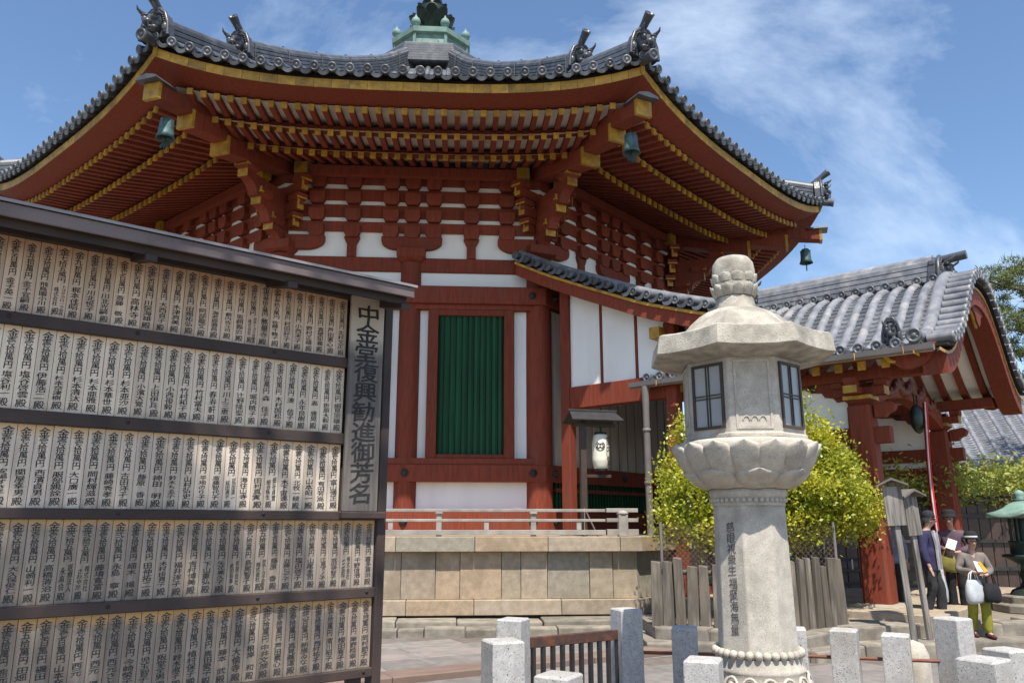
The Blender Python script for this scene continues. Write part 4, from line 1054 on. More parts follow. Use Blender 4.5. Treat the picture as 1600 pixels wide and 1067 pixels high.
# ------------------------------------------------------------------ bells under the eave corners
def bell(j, label, tilt=0.0):
    rz = R(22.5 + 45 * j) + TH
    d = Vector((sin(rz), -cos(rz), 0)); p = Vector(CC) + d * 10.93
    t = thing('wind_bell', label, 'bell', (p.x, p.y, 8.70), rz, 'wind bells hanging under the eave corners'); t.scale = (0.86, 0.86, 0.88)
    mb = MB(); mb.tube([(0, 0, 0.12), (0, 0, -0.02)], 0.012, 5); mb.build('hanging_wire', IRON, t)
    mb = MB()
    mb.lathe([(0.02, 0.0), (0.10, -0.02), (0.135, -0.07), (0.145, -0.2), (0.16, -0.36), (0.19, -0.46), (0.175, -0.46), (0.15, -0.36), (0.13, -0.1), (0.01, -0.05)], 16,
             mod=lambda a, i: 1.0 + (0.06 * abs(cos(2 * a)) if i in (5, 6) else 0))
    for k in range(4): mb.box(-0.035, 0.035, -0.012, 0.0, -0.34, -0.06, 0, Matrix.Rotation(k * PI / 2, 4, 'Z') @ Matrix.Translation((0, -0.137, 0)))
    mb.build('bell_body', PATINA, t)
    mb = MB(); mb.tube([(0, 0, -0.1), (0, 0, -0.52)], 0.01, 5); 
    pts = [(-0.03, -0.50), (-0.13, -0.60), (-0.10, -0.66), (-0.03, -0.62), (0, -0.70), (0.03, -0.62), (0.10, -0.66), (0.13, -0.60), (0.03, -0.50)]
    mb.prism(pts, -0.012, 0.012, 'xz'); mb.build('clapper_vane', BRONZE, t)
    return t
bell(-1, 'green bronze wind bell under the upturned eave corner above the donor board')
bell(0, 'green bronze wind bell under the eave corner between the front and porch sides')
bell(1, 'dark wind bell silhouetted against the sky at the far right eave corner')

# ------------------------------------------------------------------ roofed board of donors' name plaques
BA = R(51.6)
bdir = Vector((sin(BA), cos(BA), 0))
board = thing('donor_board', 'long roofed timber board with five rows of ink lettered wooden plaques', 'notice board', (-1.033, 6.0, 0), PI / 2 - BA)
# local: +x along the board to its right end, -y towards the viewer
def bb(name, x0, x1, y0, y1, z0, z1, mat=DWOOD, bev=0.006): mb = MB(); mb.box(x0, x1, y0, y1, z0, z1); return mb.build(name, mat, board, bevel=bev)
XL = -2.74
ZR = [(2.862, 3.315), (2.298, 2.782), (1.742, 2.214), (1.208, 1.676), (0.666, 1.134)]
RAILS = [(3.317, 3.42), (2.784, 2.860), (2.216, 2.296), (1.678, 1.740), (1.136, 1.206), (0.600, 0.664)]
for i, (z0, z1) in enumerate(RAILS):
    xr = -0.30 if i in (1, 2) else 0.0
    bb('rail', XL, xr + 0.02, -0.045, 0.03, z0, z1)
    if 0 < i:
        for xh in (-0.05, -0.85, -1.75, -2.45):
            if xh > xr: continue
            mb = MB(); mb.lathe([(0.012, 0.0), (0.012, 0.004), (0.0005, 0.005)], 8, M=Matrix.Rotation(PI / 2, 4, 'X')); inst('peg', mb.mesh('peg', INK), board, (xh, -0.046, (z0 + z1) / 2 + 0.008))
bb('post', 0.02, 0.09, -0.046, 0.07, -0.02, 3.30)
bb('post', XL - 0.07, XL - 0.002, -0.046, 0.07, -0.02, 3.42)
for x in (-1.35,):
    bb('post', x - 0.035, x + 0.035, 0.037, 0.11, -0.02, 3.42)
for x in (-0.10, -1.3, -2.6): bb('leg', x - 0.05, x + 0.05, -0.02, 0.05, -0.02, 0.61)
PWID = [0.0852, 0.0905, 0.0925, 0.0888, 0.0918]
for ri, (z0, z1) in enumerate(ZR):
    texts = ['壱拾萬円 　　　'] * (4 if ri > 1 else 3) + ROWS[ri]; n = len(texts); wd = PWID[ri]
    right = -0.29 if ri < 3 else 0.012
    for ci, tx in enumerate(reversed(texts)):
        x1 = right - ci * wd; x0 = x1 - wd; cx = (x0 + x1) / 2
        if x0 < XL - 0.001: break
        dy = rng.uniform(0, 0.006); hh = z1 - z0
        mb = MB(); mb.box(-wd / 2 + 0.0013, wd / 2 - 0.0013, -0.012, 0.004, 0, hh + 0.004)
        pl = inst('plaque', mb.mesh('plaque', PLQ[ri], 0.0015), board, (cx, -dy, z0 - 0.002), (0, 0, rng.uniform(-0.002, 0.002)))
        amt, nm = tx.split(' ', 1)
        lm = MB(); yy = -0.0135
        zt = hh - rng.uniform(0.012, 0.022); zb = 0.012 + rng.uniform(0, 0.008)
        h0 = zt - zb; gw = wd * rng.uniform(0.60, 0.70)
        put_column(lm, '金', rng.uniform(-.002, .004), zt + h0 * 0.008, zt - h0 * 0.110, gw * 1.02, yy)
        za = zt - h0 * 0.105; zm = zt - h0 * rng.uniform(0.50, 0.53)
        put_column(lm, amt, 0.0, za, zm, gw * 0.82, yy)
        zd = zb + h0 * 0.105
        parts = nm.split('/')
        if len(parts) == 2:
            l2 = MB(); put_column(l2, parts[0], gw * 0.34, zm - 0.012, zd if len(parts[0]) < 7 else zb, gw * 0.45, yy); put_column(lm, parts[1], -gw * 0.30, zm - 0.03, zd + 0.01, gw * 0.5, yy)
            put_column(l2, '殿', -gw * 0.2, zd, zb, gw * 0.7, yy); l2.build('lettering', INK if ri < 3 else INKF, pl)
        else:
            put_column(lm, nm, rng.uniform(-.003, .003), zm - 0.012, zd + 0.006, gw * (0.95 if len(nm) < 5 else 0.86), yy)
            put_column(lm, '殿', rng.uniform(-.002, .004), zd, zb, gw * 0.95, yy)
        lm.build('lettering', INK if ri < 3 else INKF, pl)
bb('backing_board', XL, 0.0, 0.031, 0.036, 0.62, 3.40, M_('board_back', (0.06, 0.05, 0.045), rough=0.9), 0)
# title plank
mb = MB(); mb.box(-0.14, 0.14, -0.03, 0.0, 0, 1.605)
tp = inst('title_plank', mb.mesh('title_plank', TITLEW, 0.004), board, (-0.148, -0.05, 1.738))
lm = MB(); put_column(lm, TITLE, 0.0, 1.545, 0.055, 0.205, -0.0315, 0.75, 1.25); lm.build('lettering', INK, tp)
bb('plank_shelf', -0.298, 0.06, -0.10, -0.046, 1.688, 1.736)
bb('plank_header', -0.298, 0.06, -0.085, -0.046, 3.346, 3.42)
# roof
mb = MB(); mb.hexa([(XL - 0.1, -0.46, 3.285), (0.03, -0.46, 3.285), (0.03, 0.28, 3.49), (XL - 0.1, 0.28, 3.49), (XL - 0.1, -0.46, 3.365), (0.03, -0.46, 3.365), (0.03, 0.28, 3.54), (XL - 0.1, 0.28, 3.54)]); mb.build('roof_board', BOARDROOF, board, bevel=0.006)
mb = MB(); mb.hexa([(XL - 0.1, -0.475, 3.366), (0.045, -0.475, 3.366), (0.045, 0.30, 3.548), (XL - 0.1, 0.30, 3.548), (XL - 0.1, -0.475, 3.384), (0.045, -0.475, 3.384), (0.045, 0.30, 3.566), (XL - 0.1, 0.30, 3.566)]); mb.build('roof_sheet', M_('grey_roof_sheet', (0.30, 0.29, 0.29), (0.2, 0.19, 0.19), 4, rough=0.4), board)
mb = MB(); mb.hexa([(XL - 0.1, -0.40, 3.24), (0.0, -0.40, 3.24), (0.0, -0.34, 3.26), (XL - 0.1, -0.34, 3.26), (XL - 0.1, -0.40, 3.325), (0.0, -0.40, 3.325), (0.0, -0.34, 3.338), (XL - 0.1, -0.34, 3.338)]); mb.build('eave_purlin', DWOOD, board, bevel=0.005)
for x in (-0.02, -0.9, -1.8, -2.68):
    mb = MB(); mb.hexa([(x - 0.035, -0.42, 3.20), (x + 0.035, -0.42, 3.20), (x + 0.035, 0.25, 3.36), (x - 0.035, 0.25, 3.36), (x - 0.035, -0.42, 3.245), (x + 0.035, -0.42, 3.245), (x + 0.035, 0.25, 3.47), (x - 0.035, 0.25, 3.47)]); mb.build('roof_bracket', DWOOD, board, bevel=0.004)

# ------------------------------------------------------------------ tall octagonal stone lantern
lan = thing('stone_lantern', 'tall octagonal granite lantern with carved lotus bowl and papered windows', 'stone lantern', (1.67, 5.7, 0), R(-5))
O8 = PI / 8
def octl(mb, prof, m=0): mb.lathe(prof, 8, (0, 0, 0), O8 - PI / 2 - 0 * PI, m, False)
mb = MB(); octl(mb, [(0.62, -0.05), (0.62, 0.22), (0.56, 0.25)]); mb.build('base_slab', LANT, lan, bevel=0.015)
# carved foot with a ring of arches
mb = MB(); mb.lathe([(0.50, 0.24), (0.50, 0.30), (0.44, 0.42), (0.34, 0.56), (0.298, 0.66), (0.298, 0.70), (0.305, 0.715), (0.285, 0.725), (0.283, 0.79)], 32); ft = mb.build('foot', LANT, lan)
mb = MB()
for i in range(16):
    a = 2 * PI * i / 16; M = Matrix.Rotation(a, 4, 'Z')
    mb.tube([(0.052 * cos(t), -0.315 - 0.02 * (1 - sin(t)), 0.61 + 0.075 * sin(t)) for t in [x * PI / 8 for x in range(9)]], 0.011, 5, M=M)
    mb.ball((0, -0.325, 0.625), 0.03, 0, 5, (1, 0.5, 1.2), M)
mb.build('arch_carving', LANT, ft)
mb = MB()
for i in range(32):
    a = 2 * PI * i / 32; mb.ball((0.280 * cos(a), 0.280 * sin(a), 0.817), 0.0285, 0, 6)
mb.build('bead_ring', LANT, lan)
mb = MB(); octl(mb, [(0.268, 0.785), (0.262, 1.0), (0.248, 1.79)]); shaft = mb.build('shaft', LANT, lan, bevel=0.006)
mb = MB(); mb.lathe([(0.250, 1.775), (0.252, 1.785), (0.245, 1.80), (0.245, 1.825), (0.262, 1.84), (0.268, 1.865), (0.262, 1.885), (0.25, 1.89)], 32); nk = mb.build('collar', LANT, lan)
mb = MB()
for i in range(40):
    a = 2 * PI * i / 40; mb.ball((0.252 * cos(a), 0.252 * sin(a), 1.812), 0.0165, 0, 5)
mb.build('bead_ring', LANT, nk)
# inscription on the face left of centre
lm = MB()
rface = 0.2515
fM = Matrix.Rotation(R(-45), 4, 'Z')
put_column(lm, KANON1, 0.0, 1.665, 1.31, 0.070, 0.0); put_column(lm, KANON2, 0.0, 1.30, 0.93, 0.068, 0.0)
for v in lm.v:
    a_ = 0.262 + (0.248 - 0.262) * (v.z - 1.0) / 0.79
    v.y = -(a_ * cos(PI / 8)) - 0.0022
lm.build('inscription', ENGR, shaft, rot=(0, 0, R(-45)))
# lotus bowl: two tiers of petals
def bowlmod(a, i): return 1.0
mb = MB(); mb.lathe([(0.26, 1.89), (0.30, 1.90), (0.36, 1.945), (0.43, 2.03), (0.475, 2.12), (0.485, 2.19), (0.46, 2.215), (0.40, 2.225), (0.2, 2.23)], 48); bowl = mb.build('lotus_bowl', LANT, lan)
BP = [(0.275, 1.895), (0.335, 1.925), (0.395, 1.985), (0.445, 2.06), (0.482, 2.14), (0.50, 2.20)]
def bprof(v):
    x = v * (len(BP) - 1); i = min(int(x), len(BP) - 2); f = x - i
    return BP[i][0] + (BP[i + 1][0] - BP[i][0]) * f, BP[i][1] + (BP[i + 1][1] - BP[i][1]) * f
def petal_mesh(v0, v1, half, off, lip):
    mb = MB(); secs = []
    nv, nu = 10, 8
    for i in range(nv + 1):
        v = i / nv; r, z = bprof(v0 + (v1 - v0) * v)
        wdt = half * (min(1.0, 0.72 + 0.5 * v)) * math.sqrt(max(0.0, 1 - max(0.0, (v - 0.6) / 0.4) ** 3.0))
        row_ = []
        for j in range(nu + 1):
            u = -1 + 2 * j / nu; a = u * wdt
            bul = off * (1 - abs(u) ** 3) + lip * v * v
            row_.append(((r + bul) * sin(a), -(r + bul) * cos(a), z - bul * 0.25))
        secs.append(row_)
    # thickness
    inner = [[(x * 0.94, y * 0.94, z) for x, y, z in rw] for rw in secs]
    mb.loft([s1 + s2[::-1] for s1, s2 in zip(secs, inner)], True, True, 0, True); return mb
pt1 = petal_mesh(0.22, 1.0, R(12.0), 0.015, 0.006).mesh('petal', LANT); pt2 = petal_mesh(0.0, 0.50, R(22.5), 0.020, 0.008).mesh('petal', LANT)
for i in range(8):
    inst('petal', pt1, bowl, (0, 0, 0), (0, 0, R(45 * i + 22.5 - 11.2))); inst('petal', pt1, bowl, (0, 0, 0), (0, 0, R(45 * i + 22.5 + 11.2)))
    inst('petal', pt2, bowl, (0, 0, -0.004), (0, 0, R(45 * i)))
# body with four windows and four carved panels
RB = 0.425; AB = RB * cos(PI / 8); SB = RB * sin(PI / 8)
mb = MB(); octl(mb, [(RB + 0.012, 2.222), (RB + 0.012, 2.25), (RB, 2.252), (RB - 0.004, 2.78)]); body = mb.build('light_chamber', LANT, lan, bevel=0.005)
mb = MB()
for x0, x1, z0, z1 in ((-0.122, 0.122, 2.275, 2.292), (-0.122, 0.122, 2.735, 2.752), (-0.122, -0.106, 2.292, 2.735), (0.106, 0.122, 2.292, 2.735)): mb.box(x0, x1, -AB - 0.005, -AB + 0.01, z0, z1)
for q in range(3): mb.tube([(-0.055 + 0.055 * q + 0.022 * cos(t), -AB - 0.002, 2.335 + 0.028 * sin(t)) for t in [x * PI / 6 for x in range(7)]], 0.005, 5)
carv = mb.mesh('carved_panel', LANT)
mb = MB(); fw = 0.019
for x0, x1, z0, z1 in ((-0.128, 0.128, 2.285, 2.285 + fw), (-0.128, 0.128, 2.74 - fw, 2.74), (-0.128, -0.128 + fw, 2.304, 2.721), (0.128 - fw, 0.128, 2.304, 2.721)): mb.box(x0, x1, -AB - 0.014, -AB + 0.004, z0, z1)
for x in (-0.011, 0.011): mb.box(x - 0.004, x + 0.004, -AB - 0.010, -AB - 0.002, 2.304, 2.721)
for z in (2.497, 2.518): mb.box(-0.109, 0.109, -AB - 0.0095, -AB - 0.003, z - 0.004, z + 0.004)
wf = mb.mesh('window', FRAME)
mb = MB(); mb.box(-0.110, 0.110, -AB - 0.002, -AB + 0.002, 2.303, 2.722); wp = mb.mesh('pane', GLASS)
for i in range(8):
    rz = R(45 * i)
    if i % 2 == 0: inst('carved_panel', carv, body, (0, 0, 0), (0, 0, rz))
    else:
        o = inst('window', wf, body, (0, 0, 0), (0, 0, rz)); inst('pane', wp, o)
# roof
mb = MB()
RP = [(0.40, 2.775), (0.44, 2.768), (0.655, 2.805), (0.668, 2.815), (0.645, 2.945), (0.62, 2.958), (0.50, 2.978), (0.44, 3.0), (0.38, 3.065), (0.31, 3.125), (0.24, 3.17), (0.18, 3.195), (0.155, 3.20)]
mb2 = MB()
secs = []
for (r, z) in RP:
    ring = []
    for k in range(32):
        a = O8 + 2 * PI * k / 32; q = (a - O8) % (PI / 4) - PI / 8
        rr = r * (cos(PI / 8) / cos(q)) if r > 0.3 else r * (0.5 + 0.5 * cos(PI / 8) / cos(q))
        up = 0.013 * (abs(q) / (PI / 8)) ** 3 if 0.6 < r else 0.0
        ring.append((rr * cos(a - PI / 2), rr * sin(a - PI / 2), z + up))
    secs.append(ring)
mb2.loft(secs); lroof = mb2.build('lantern_roof', LANTR, lan, bevel=0.0)
mb = MB(); mb.lathe([(0.155, 3.185), (0.148, 3.20), (0.140, 3.27), (0.135, 3.29)], 24); mb.build('finial_neck', LANTR, lan)
mb = MB(); mb.lathe([(0.12, 3.29), (0.15, 3.315), (0.165, 3.36), (0.150, 3.40), (0.158, 3.43), (0.157, 3.50), (0.148, 3.56), (0.12, 3.60), (0.06, 3.622), (0.0005, 3.63)], 32); fn = mb.build('finial', LANTR, lan)
def fin_petal(r0, z0, r1, z1, half):
    mb = MB(); secs = []
    for i in range(7):
        v = i / 6; r = r0 + (r1 - r0) * sin(v * PI / 2); z = z0 + (z1 - z0) * v
        wdt = half * math.sqrt(max(0, 1 - max(0, (v - 0.5) / 0.5) ** 2))
        secs.append([((r + 0.012 * (1 - abs(u) ** 2)) * sin(u * wdt), -(r + 0.012 * (1 - abs(u) ** 2)) * cos(u * wdt), z) for u in (-1, -.6, -.2, .2, .6, 1)])
    inn = [[(x * .92, y * .92, z) for x, y, z in s] for s in secs]
    mb.loft([a + b[::-1] for a, b in zip(secs, inn)], True, True, 0, True); return mb
fp1 = fin_petal(0.135, 3.295, 0.168, 3.385, R(15)).mesh('finial_petal', LANTR); fp2 = fin_petal(0.148, 3.40, 0.160, 3.47, R(18)).mesh('finial_petal', LANTR)
for i in range(12): inst('finial_petal', fp1, fn, rot=(0, 0, R(30 * i)))
for i in range(10): inst('finial_petal', fp2, fn, rot=(0, 0, R(36 * i)))

# ------------------------------------------------------------------ granite post fence round the lantern
fen = thing('post_fence', 'speckled white granite posts joined by thin rusty rails around the lantern', 'fence', (1.67, 5.9, 0))
PST = [(0.975, 7.1, 20, 0.95), (1.445, 7.0, -15, 0.815), (1.95, 6.95, -10, 0.82), (2.32, 6.9, -18, 0.82), (2.70, 6.8, -28, 0.82), (3.07, 6.7, -28, 0.795), (3.49, 6.6, 28, 0.93),
       (0.01, 6.5, -22, 0.935), (-0.055, 5.0, 22, 0.98), (0.255, 4.62, -30, 0.855), (1.135, 5.0, -22, 0.875), (2.52, 4.5, 36, 0.955), (3.27, 5.55, 20, 0.85), (3.62, 5.5, 25, 0.88)]
for (x, y, a, h) in PST:
    mb = MB(); q = 0.102; mb.box(-q, q, -q, q, -0.05, h - 0.012); mb.loft([[(-q, -q, h - 0.012), (q, -q, h - 0.012), (q, q, h - 0.012), (-q, q, h - 0.012)], [(-q * .9, -q * .9, h), (q * .9, -q * .9, h), (q * .9, q * .9, h), (-q * .9, q * .9, h)]])
    inst('post', mb.mesh('post', GRANITE, 0.008, 2), fen, (x - 1.67, y - 5.9, 0), (0, 0, R(a)))
def railp(a, b, z, r=0.014, mat=RUSTR):
    mb = MB(); mb.tube([(a[0] - 1.67, a[1] - 5.9, z), (b[0] - 1.67, b[1] - 5.9, z)], r, 8); return mb.build('rail', mat, fen)
for i in range(6):
    railp(PST[i], PST[i + 1], 0.60); railp(PST[i], PST[i + 1], 0.25)
railp(PST[6], PST[12], 0.6); railp(PST[12], PST[11], 0.6); railp(PST[8], PST[9], 0.6); railp(PST[9], PST[10], 0.55); railp(PST[10], PST[11], 0.3)
# iron gate between two posts
ga, gb_ = Vector((0.07, 6.53, 0)), Vector((0.90, 7.06, 0)); gd = gb_ - ga
gate = thing('iron_gate', 'rusty iron bar gate between two granite posts', 'gate', ga, math.atan2(gd.y, gd.x))
gl = gd.length
mb = MB(); mb.box(0, gl, -0.02, 0.02, 0.705, 0.785); mb.build('top_bar', RUST, gate, bevel=0.004)
mb = MB(); mb.box(0, gl, -0.02, 0.02, 0.08, 0.12); mb.build('bottom_bar', RUST, gate, bevel=0.004)
mb = MB(); mb.box(-0.014, 0.014, -0.018, 0.018, 0.12, 0.705); gbm = mb.mesh('bar', IRON)
for i in range(11): inst('bar', gbm, gate, (0.02 + (gl - 0.04) * i / 10, 0, 0))

# ------------------------------------------------------------------ raised terrace right of the court
ter = bpy.data.objects.new('terrace', None); C.objects.link(ter); tag(ter, kind='structure')
def terr(name, poly, z0, z1, mat): mb = MB(); mb.prism(poly, z0, z1, 'xy'); return mb.build(name, mat, ter, bevel=0.0)
EARTH = M_('packed_earth', (0.25, 0.215, 0.17), (0.18, 0.155, 0.125), 3, rough=0.95, bump=0.4, bscale=25, c3=(0.20, 0.175, 0.14), s3=1.5)
T1 = [(1.95, 11.35), (2.6, 11.0), (3.65, 10.55), (4.6, 11.2), (6.1, 11.65), (14, 12.2), (14, 40), (6.5, 40), (3.0, 13.6), (1.95, 12.9)]
T2 = [(1.78, 11.05), (2.6, 10.75), (3.7, 10.3), (4.5, 10.75), (5.0, 10.85), (6.2, 11.2), (14, 11.6), (14, 12.4), (6.0, 12.4), (3.65, 11.5), (1.8, 12.4)]
terr('terrace_top', T1, -0.05, 0.28, EARTH); terr('terrace_step', T2, -0.05, 0.13, EARTH)
def edge_run(pts, z0, z1, dep, lo, hi):
    for a, b in zip(pts, pts[1:]):
        a, b = Vector((*a, 0)), Vector((*b, 0)); d = b - a; t = 0.0; ang = math.atan2(d.y, d.x)
        while t < d.length - 0.05:
            ln = min(rng.uniform(lo, hi), d.length - t)
            mb = MB(); mb.box(0.006, ln - 0.006, -0.03 + rng.uniform(-0.04, 0.02), dep, z0, z1 + rng.uniform(-0.02, 0.02))
            me = mb.mesh('edge_stone', EDGE, 0.025, 2); rough_up(me, 0.018, 3.3, t + a.x)
            p = a + d.normalized() * t
            inst('edge_stone', me, ter, (p.x, p.y, 0), (0, 0, ang)); t += ln
edge_run(T1[:5] + [(9.5, 11.9)], 0.0, 0.295, 0.3, 0.4, 1.1)
edge_run(T2[:6] + [(9.5, 11.35)], -0.05, 0.145, 0.3, 0.4, 1.2)
for (x, y, a, sx, sy) in ((5.1, 11.75, 10, .75, .3), (6.3, 12.1, 14, .6, .35), (4.75, 12.0, -5, .5, .35), (7.9, 12.15, 12, .5, .25), (5.6, 12.5, 8, .8, .35)):
    mb = MB(); mb.box(-sx, sx, -sy, sy, 0.2, 0.315); me = mb.mesh('flat_stone', EDGE, 0.02, 2); rough_up(me, 0.02, 2.5, x); inst('flat_stone', me, ter, (x, y, 0), (0, 0, R(a)))

# ------------------------------------------------------------------ trees and plants
def leaf_cloud(mb, lobes, n, size, seed=1, aspect=2.0, shell=0.55, droop=0.0):
    r_ = random.Random(seed)
    wts = [a * b * c for (_, (a, b, c)) in lobes]; tot = sum(wts)
    for (c, rad), wgt in zip(lobes, wts):
        k = int(n * wgt / tot)
        # uneven outline: small sprays round a number of twig tips
        tips = []
        for _ in range(max(5, k // 16)):
            d = Vector((r_.gauss(0, 1), r_.gauss(0, 1), r_.gauss(0, 1))).normalized()
            f = shell + (1.04 - shell) * r_.random() ** 0.6
            f *= 1.0 + 0.16 * noise.noise(d * 2.3 + Vector(c))
            tips.append(Vector((c[0] + d.x * rad[0] * f, c[1] + d.y * rad[1] * f, c[2] + d.z * rad[2] * f)))
        for tp_ in tips:
            for _ in range(16):
                p = tp_ + Vector((r_.gauss(0, 1), r_.gauss(0, 1), r_.gauss(0, 1))) * size * 1.5
                d = Vector((r_.gauss(0, 1), r_.gauss(0, 1), r_.gauss(0.35 - droop, 0.8))).normalized()
                u = d.cross(Vector((r_.gauss(0, 1), r_.gauss(0, 1), r_.gauss(0, 1)))).normalized()
                s = size * r_.uniform(0.65, 1.25); wv = s / aspect
                a = p; b = p + d * s
                m_ = p + d * s * 0.5
                mb.add([a, m_ + u * wv * 0.5, b, m_ - u * wv * 0.5], [(0, 1, 2, 3)])
def limb(mb, a, b, r0, r1, bend=0.1, seed=0, n=5):
    r_ = random.Random(seed); a = Vector(a); b = Vector(b); L_ = (b - a).length
    pts = [a.lerp(b, t / n) + (Vector((r_.uniform(-1, 1), r_.uniform(-1, 1), r_.uniform(-.3, .3))) * L_ * bend if 0 < t < n else Vector()) for t in range(n + 1)]
    mb.tube(pts, [r0 + (r1 - r0) * t / n for t in range(n + 1)], 7)
# shrub-like tree inside the palisade
bt = thing('small_tree', 'bright yellow-green broadleaf tree behind the stone lantern inside a wooden palisade', 'tree', (3.55, 12.3, 0.28))
mb = MB()
lob = [((-0.80, 0, 1.80), (0.58, 0.6, 0.58)), ((-1.05, 0.1, 2.15), (0.28, 0.3, 0.22)), ((-0.98, -0.1, 1.40), (0.46, 0.5, 0.36)), ((-0.65, 0, 2.40), (0.34, 0.4, 0.45)), ((-0.85, 0, 2.70), (0.17, 0.2, 0.42)), ((0, 0.2, 2.1), (0.9, 0.9, 0.95)),
       ((0.95, 0, 2.0), (0.85, 0.8, 0.70)), ((1.42, -0.1, 1.62), (0.60, 0.6, 0.46)), ((0.95, 0, 2.62), (0.50, 0.5, 0.45)), ((0.78, 0, 3.15), (0.26, 0.3, 0.38)), ((0.35, 0, 1.50), (0.9, 0.6, 0.50)), ((1.35, 0, 2.3), (0.45, 0.4, 0.40)), ((0.35, 0.1, 2.9), (0.42, 0.4, 0.45)),
       ((0.75, -0.2, 1.35), (0.55, 0.5, 0.32)), ((1.65, 0, 1.45), (0.34, 0.4, 0.28)), ((-0.55, -0.1, 1.30), (0.5, 0.5, 0.30))]
rt = random.Random(31)
sub = []
for c_l, r_l in lob:
    for _ in range(5):
        d = Vector((rt.gauss(0, 1), rt.gauss(0, 1), rt.gauss(0.1, 1))).normalized(); q = rt.uniform(0.25, 0.42)
        sub.append(((c_l[0] + d.x * r_l[0] * 0.85, c_l[1] + d.y * r_l[1] * 0.85, c_l[2] + d.z * r_l[2] * 0.85), (r_l[0] * q, r_l[1] * q, r_l[2] * q)))
leaf_cloud(mb, [(c_l, (a * .86, b * .86, c * .86)) for c_l, (a, b, c) in lob], 44000, 0.066, 3, 1.8, 0.45)
leaf_cloud(mb, sub, 17000, 0.062, 4, 1.8, 0.2)
o = mb.build('crown', LEAF, bt)
mb = MB()
for (x, y, z), sd in (((-1.0, 0, 1.9), 1), ((0.0, 0.2, 2.3), 2), ((0.95, 0, 2.1), 3), ((0.7, 0, 2.8), 4), ((-0.9, 0, 2.5), 5), ((1.3, 0, 1.6), 6)):
    limb(mb, (0.12 * x, 0, 0.0), (x, y, z), 0.07, 0.02, 0.07, sd)
mb.build('trunk', BARK, bt)
# palisade
pal = thing('wooden_palisade', 'weathered split timber stakes standing round the bright green tree', 'palisade', (3.3, 11.2, 0.28))
ppts = [(2.02, 11.55), (2.62, 11.25), (3.6, 10.92), (4.55, 11.45)]
k = 0
for a, b in zip(ppts, ppts[1:]):
    a, b = Vector((*a, 0)), Vector((*b, 0)); d = b - a; n = int(d.length / 0.150)
    for i in range(n + (1 if b.x > 4.5 else 0)):
        p = a + d * (i / n); k += 1
        h = 0.88 + rng.uniform(-0.08, 0.06); wv = rng.uniform(0.060, 0.080)
        mb = MB(); mb.loft([[(-wv, -0.035, -0.05), (wv, -0.04, -0.05), (wv * 1.05, 0.035, -0.05), (-wv, 0.03, -0.05)], [(-wv * .95, -0.035, h * .5), (wv * 1.05, -0.03, h * .5), (wv, 0.035, h * .5), (-wv * .9, 0.035, h * .5)], [(-wv * .9, -0.03, h), (wv * .85, -0.03, h - rng.uniform(0, .03)), (wv * .9, 0.03, h - 0.01), (-wv * .9, 0.03, h)]])
        me = mb.mesh('stake', STAKE, 0.008)
        inst('stake', me, pal, (p.x - 3.3, p.y - 11.2, 0), (rng.uniform(-.03, .03), rng.uniform(-.02, .02), math.atan2(d.y, d.x) + rng.uniform(-.2, .2)))
for a, b in zip(ppts, ppts[1:]):
    for z in (0.72,):
        mb = MB(); mb.tube([(a[0] - 3.3, a[1] - 11.2 + 0.07, z), (b[0] - 3.3, b[1] - 11.2 + 0.07, z)], 0.035, 7); mb.build('cross_pole', STAKE, pal)
# wire fence round the tree
wfn = thing('wire_fence', 'rusty chain link fence on thin posts under the bright green tree', 'fence', (3.4, 11.75, 0.28))
mb = MB(); x0, x1 = -1.25, 1.25
n = 34
for i in range(-14, n):
    xa = x0 + (x1 - x0) * i / n
    for s in (1, -1):
        pts = []
        for t in range(2):
            z = 0.75 * t + 0.62; x = xa + (0.75 * t if s > 0 else 0.75 * (1 - t)); pts.append((x, 0.004 * s, z))
        (xa_, y_, za_), (xb_, _, zb_) = pts
        def clip(x, z): return x
        if max(xa_, xb_) < x0 or min(xa_, xb_) > x1: continue
        def atx(xc): f = (xc - xa_) / (xb_ - xa_); return (xc, y_, za_ + (zb_ - za_) * f)
        p = [(xa_, y_, za_), (xb_, y_, zb_)]
        p = [atx(min(max(q[0], x0), x1)) for q in p]
        mb.tube(p, 0.0035, 4)
mb.build('mesh_wire', M_('wire', (0.20, 0.13, 0.10), (0.14, 0.10, 0.09), rough=0.6, metal=0.3), wfn)
for x in (x0, -0.42, 0.5, x1): mb = MB(); mb.tube([(x, 0, 0), (x, 0, 1.40)], 0.022, 7); mb.build('post', PIPE, wfn)
# wisteria trellis behind the porch
wt = thing('wisteria_trellis', 'trellis roofed with young wisteria leaves behind the porch pillars', 'trellis', (11.5, 18.2, 0.28))
mb = MB()
lobs = []
for i in range(54):
    lobs.append(((rng.uniform(-5.2, 4.6), rng.uniform(-1.9, 3.0), 2.12 + rng.uniform(-0.15, 0.30)), (rng.uniform(0.5, 0.9), rng.uniform(0.5, 0.9), rng.uniform(0.2, 0.42))))
leaf_cloud(mb, lobs, 46000, 0.12, 9, 2.4, 0.2, 0.5)
mb.build('foliage', LEAFW, wt)
for x in (-3.6, -1.8, 0.2, 2.2, 4.0):
    for y in (-1.4, 2.6): mb = MB(); mb.tube([(x, y, 0), (x, y, 1.95)], 0.06, 8); mb.build('post', STAKE, wt)
mb = MB()
for y in (-1.4, -0.4, 0.6, 1.6, 2.6): mb.tube([(-4, y, 1.86), (4.3, y, 1.86)], 0.035, 6)
for x in [-4 + 0.55 * i for i in range(16)]: mb.tube([(x, -1.7, 1.93), (x, 3.0, 1.93)], 0.028, 6)
mb.build('lattice', STAKE, wt)
mb = MB()
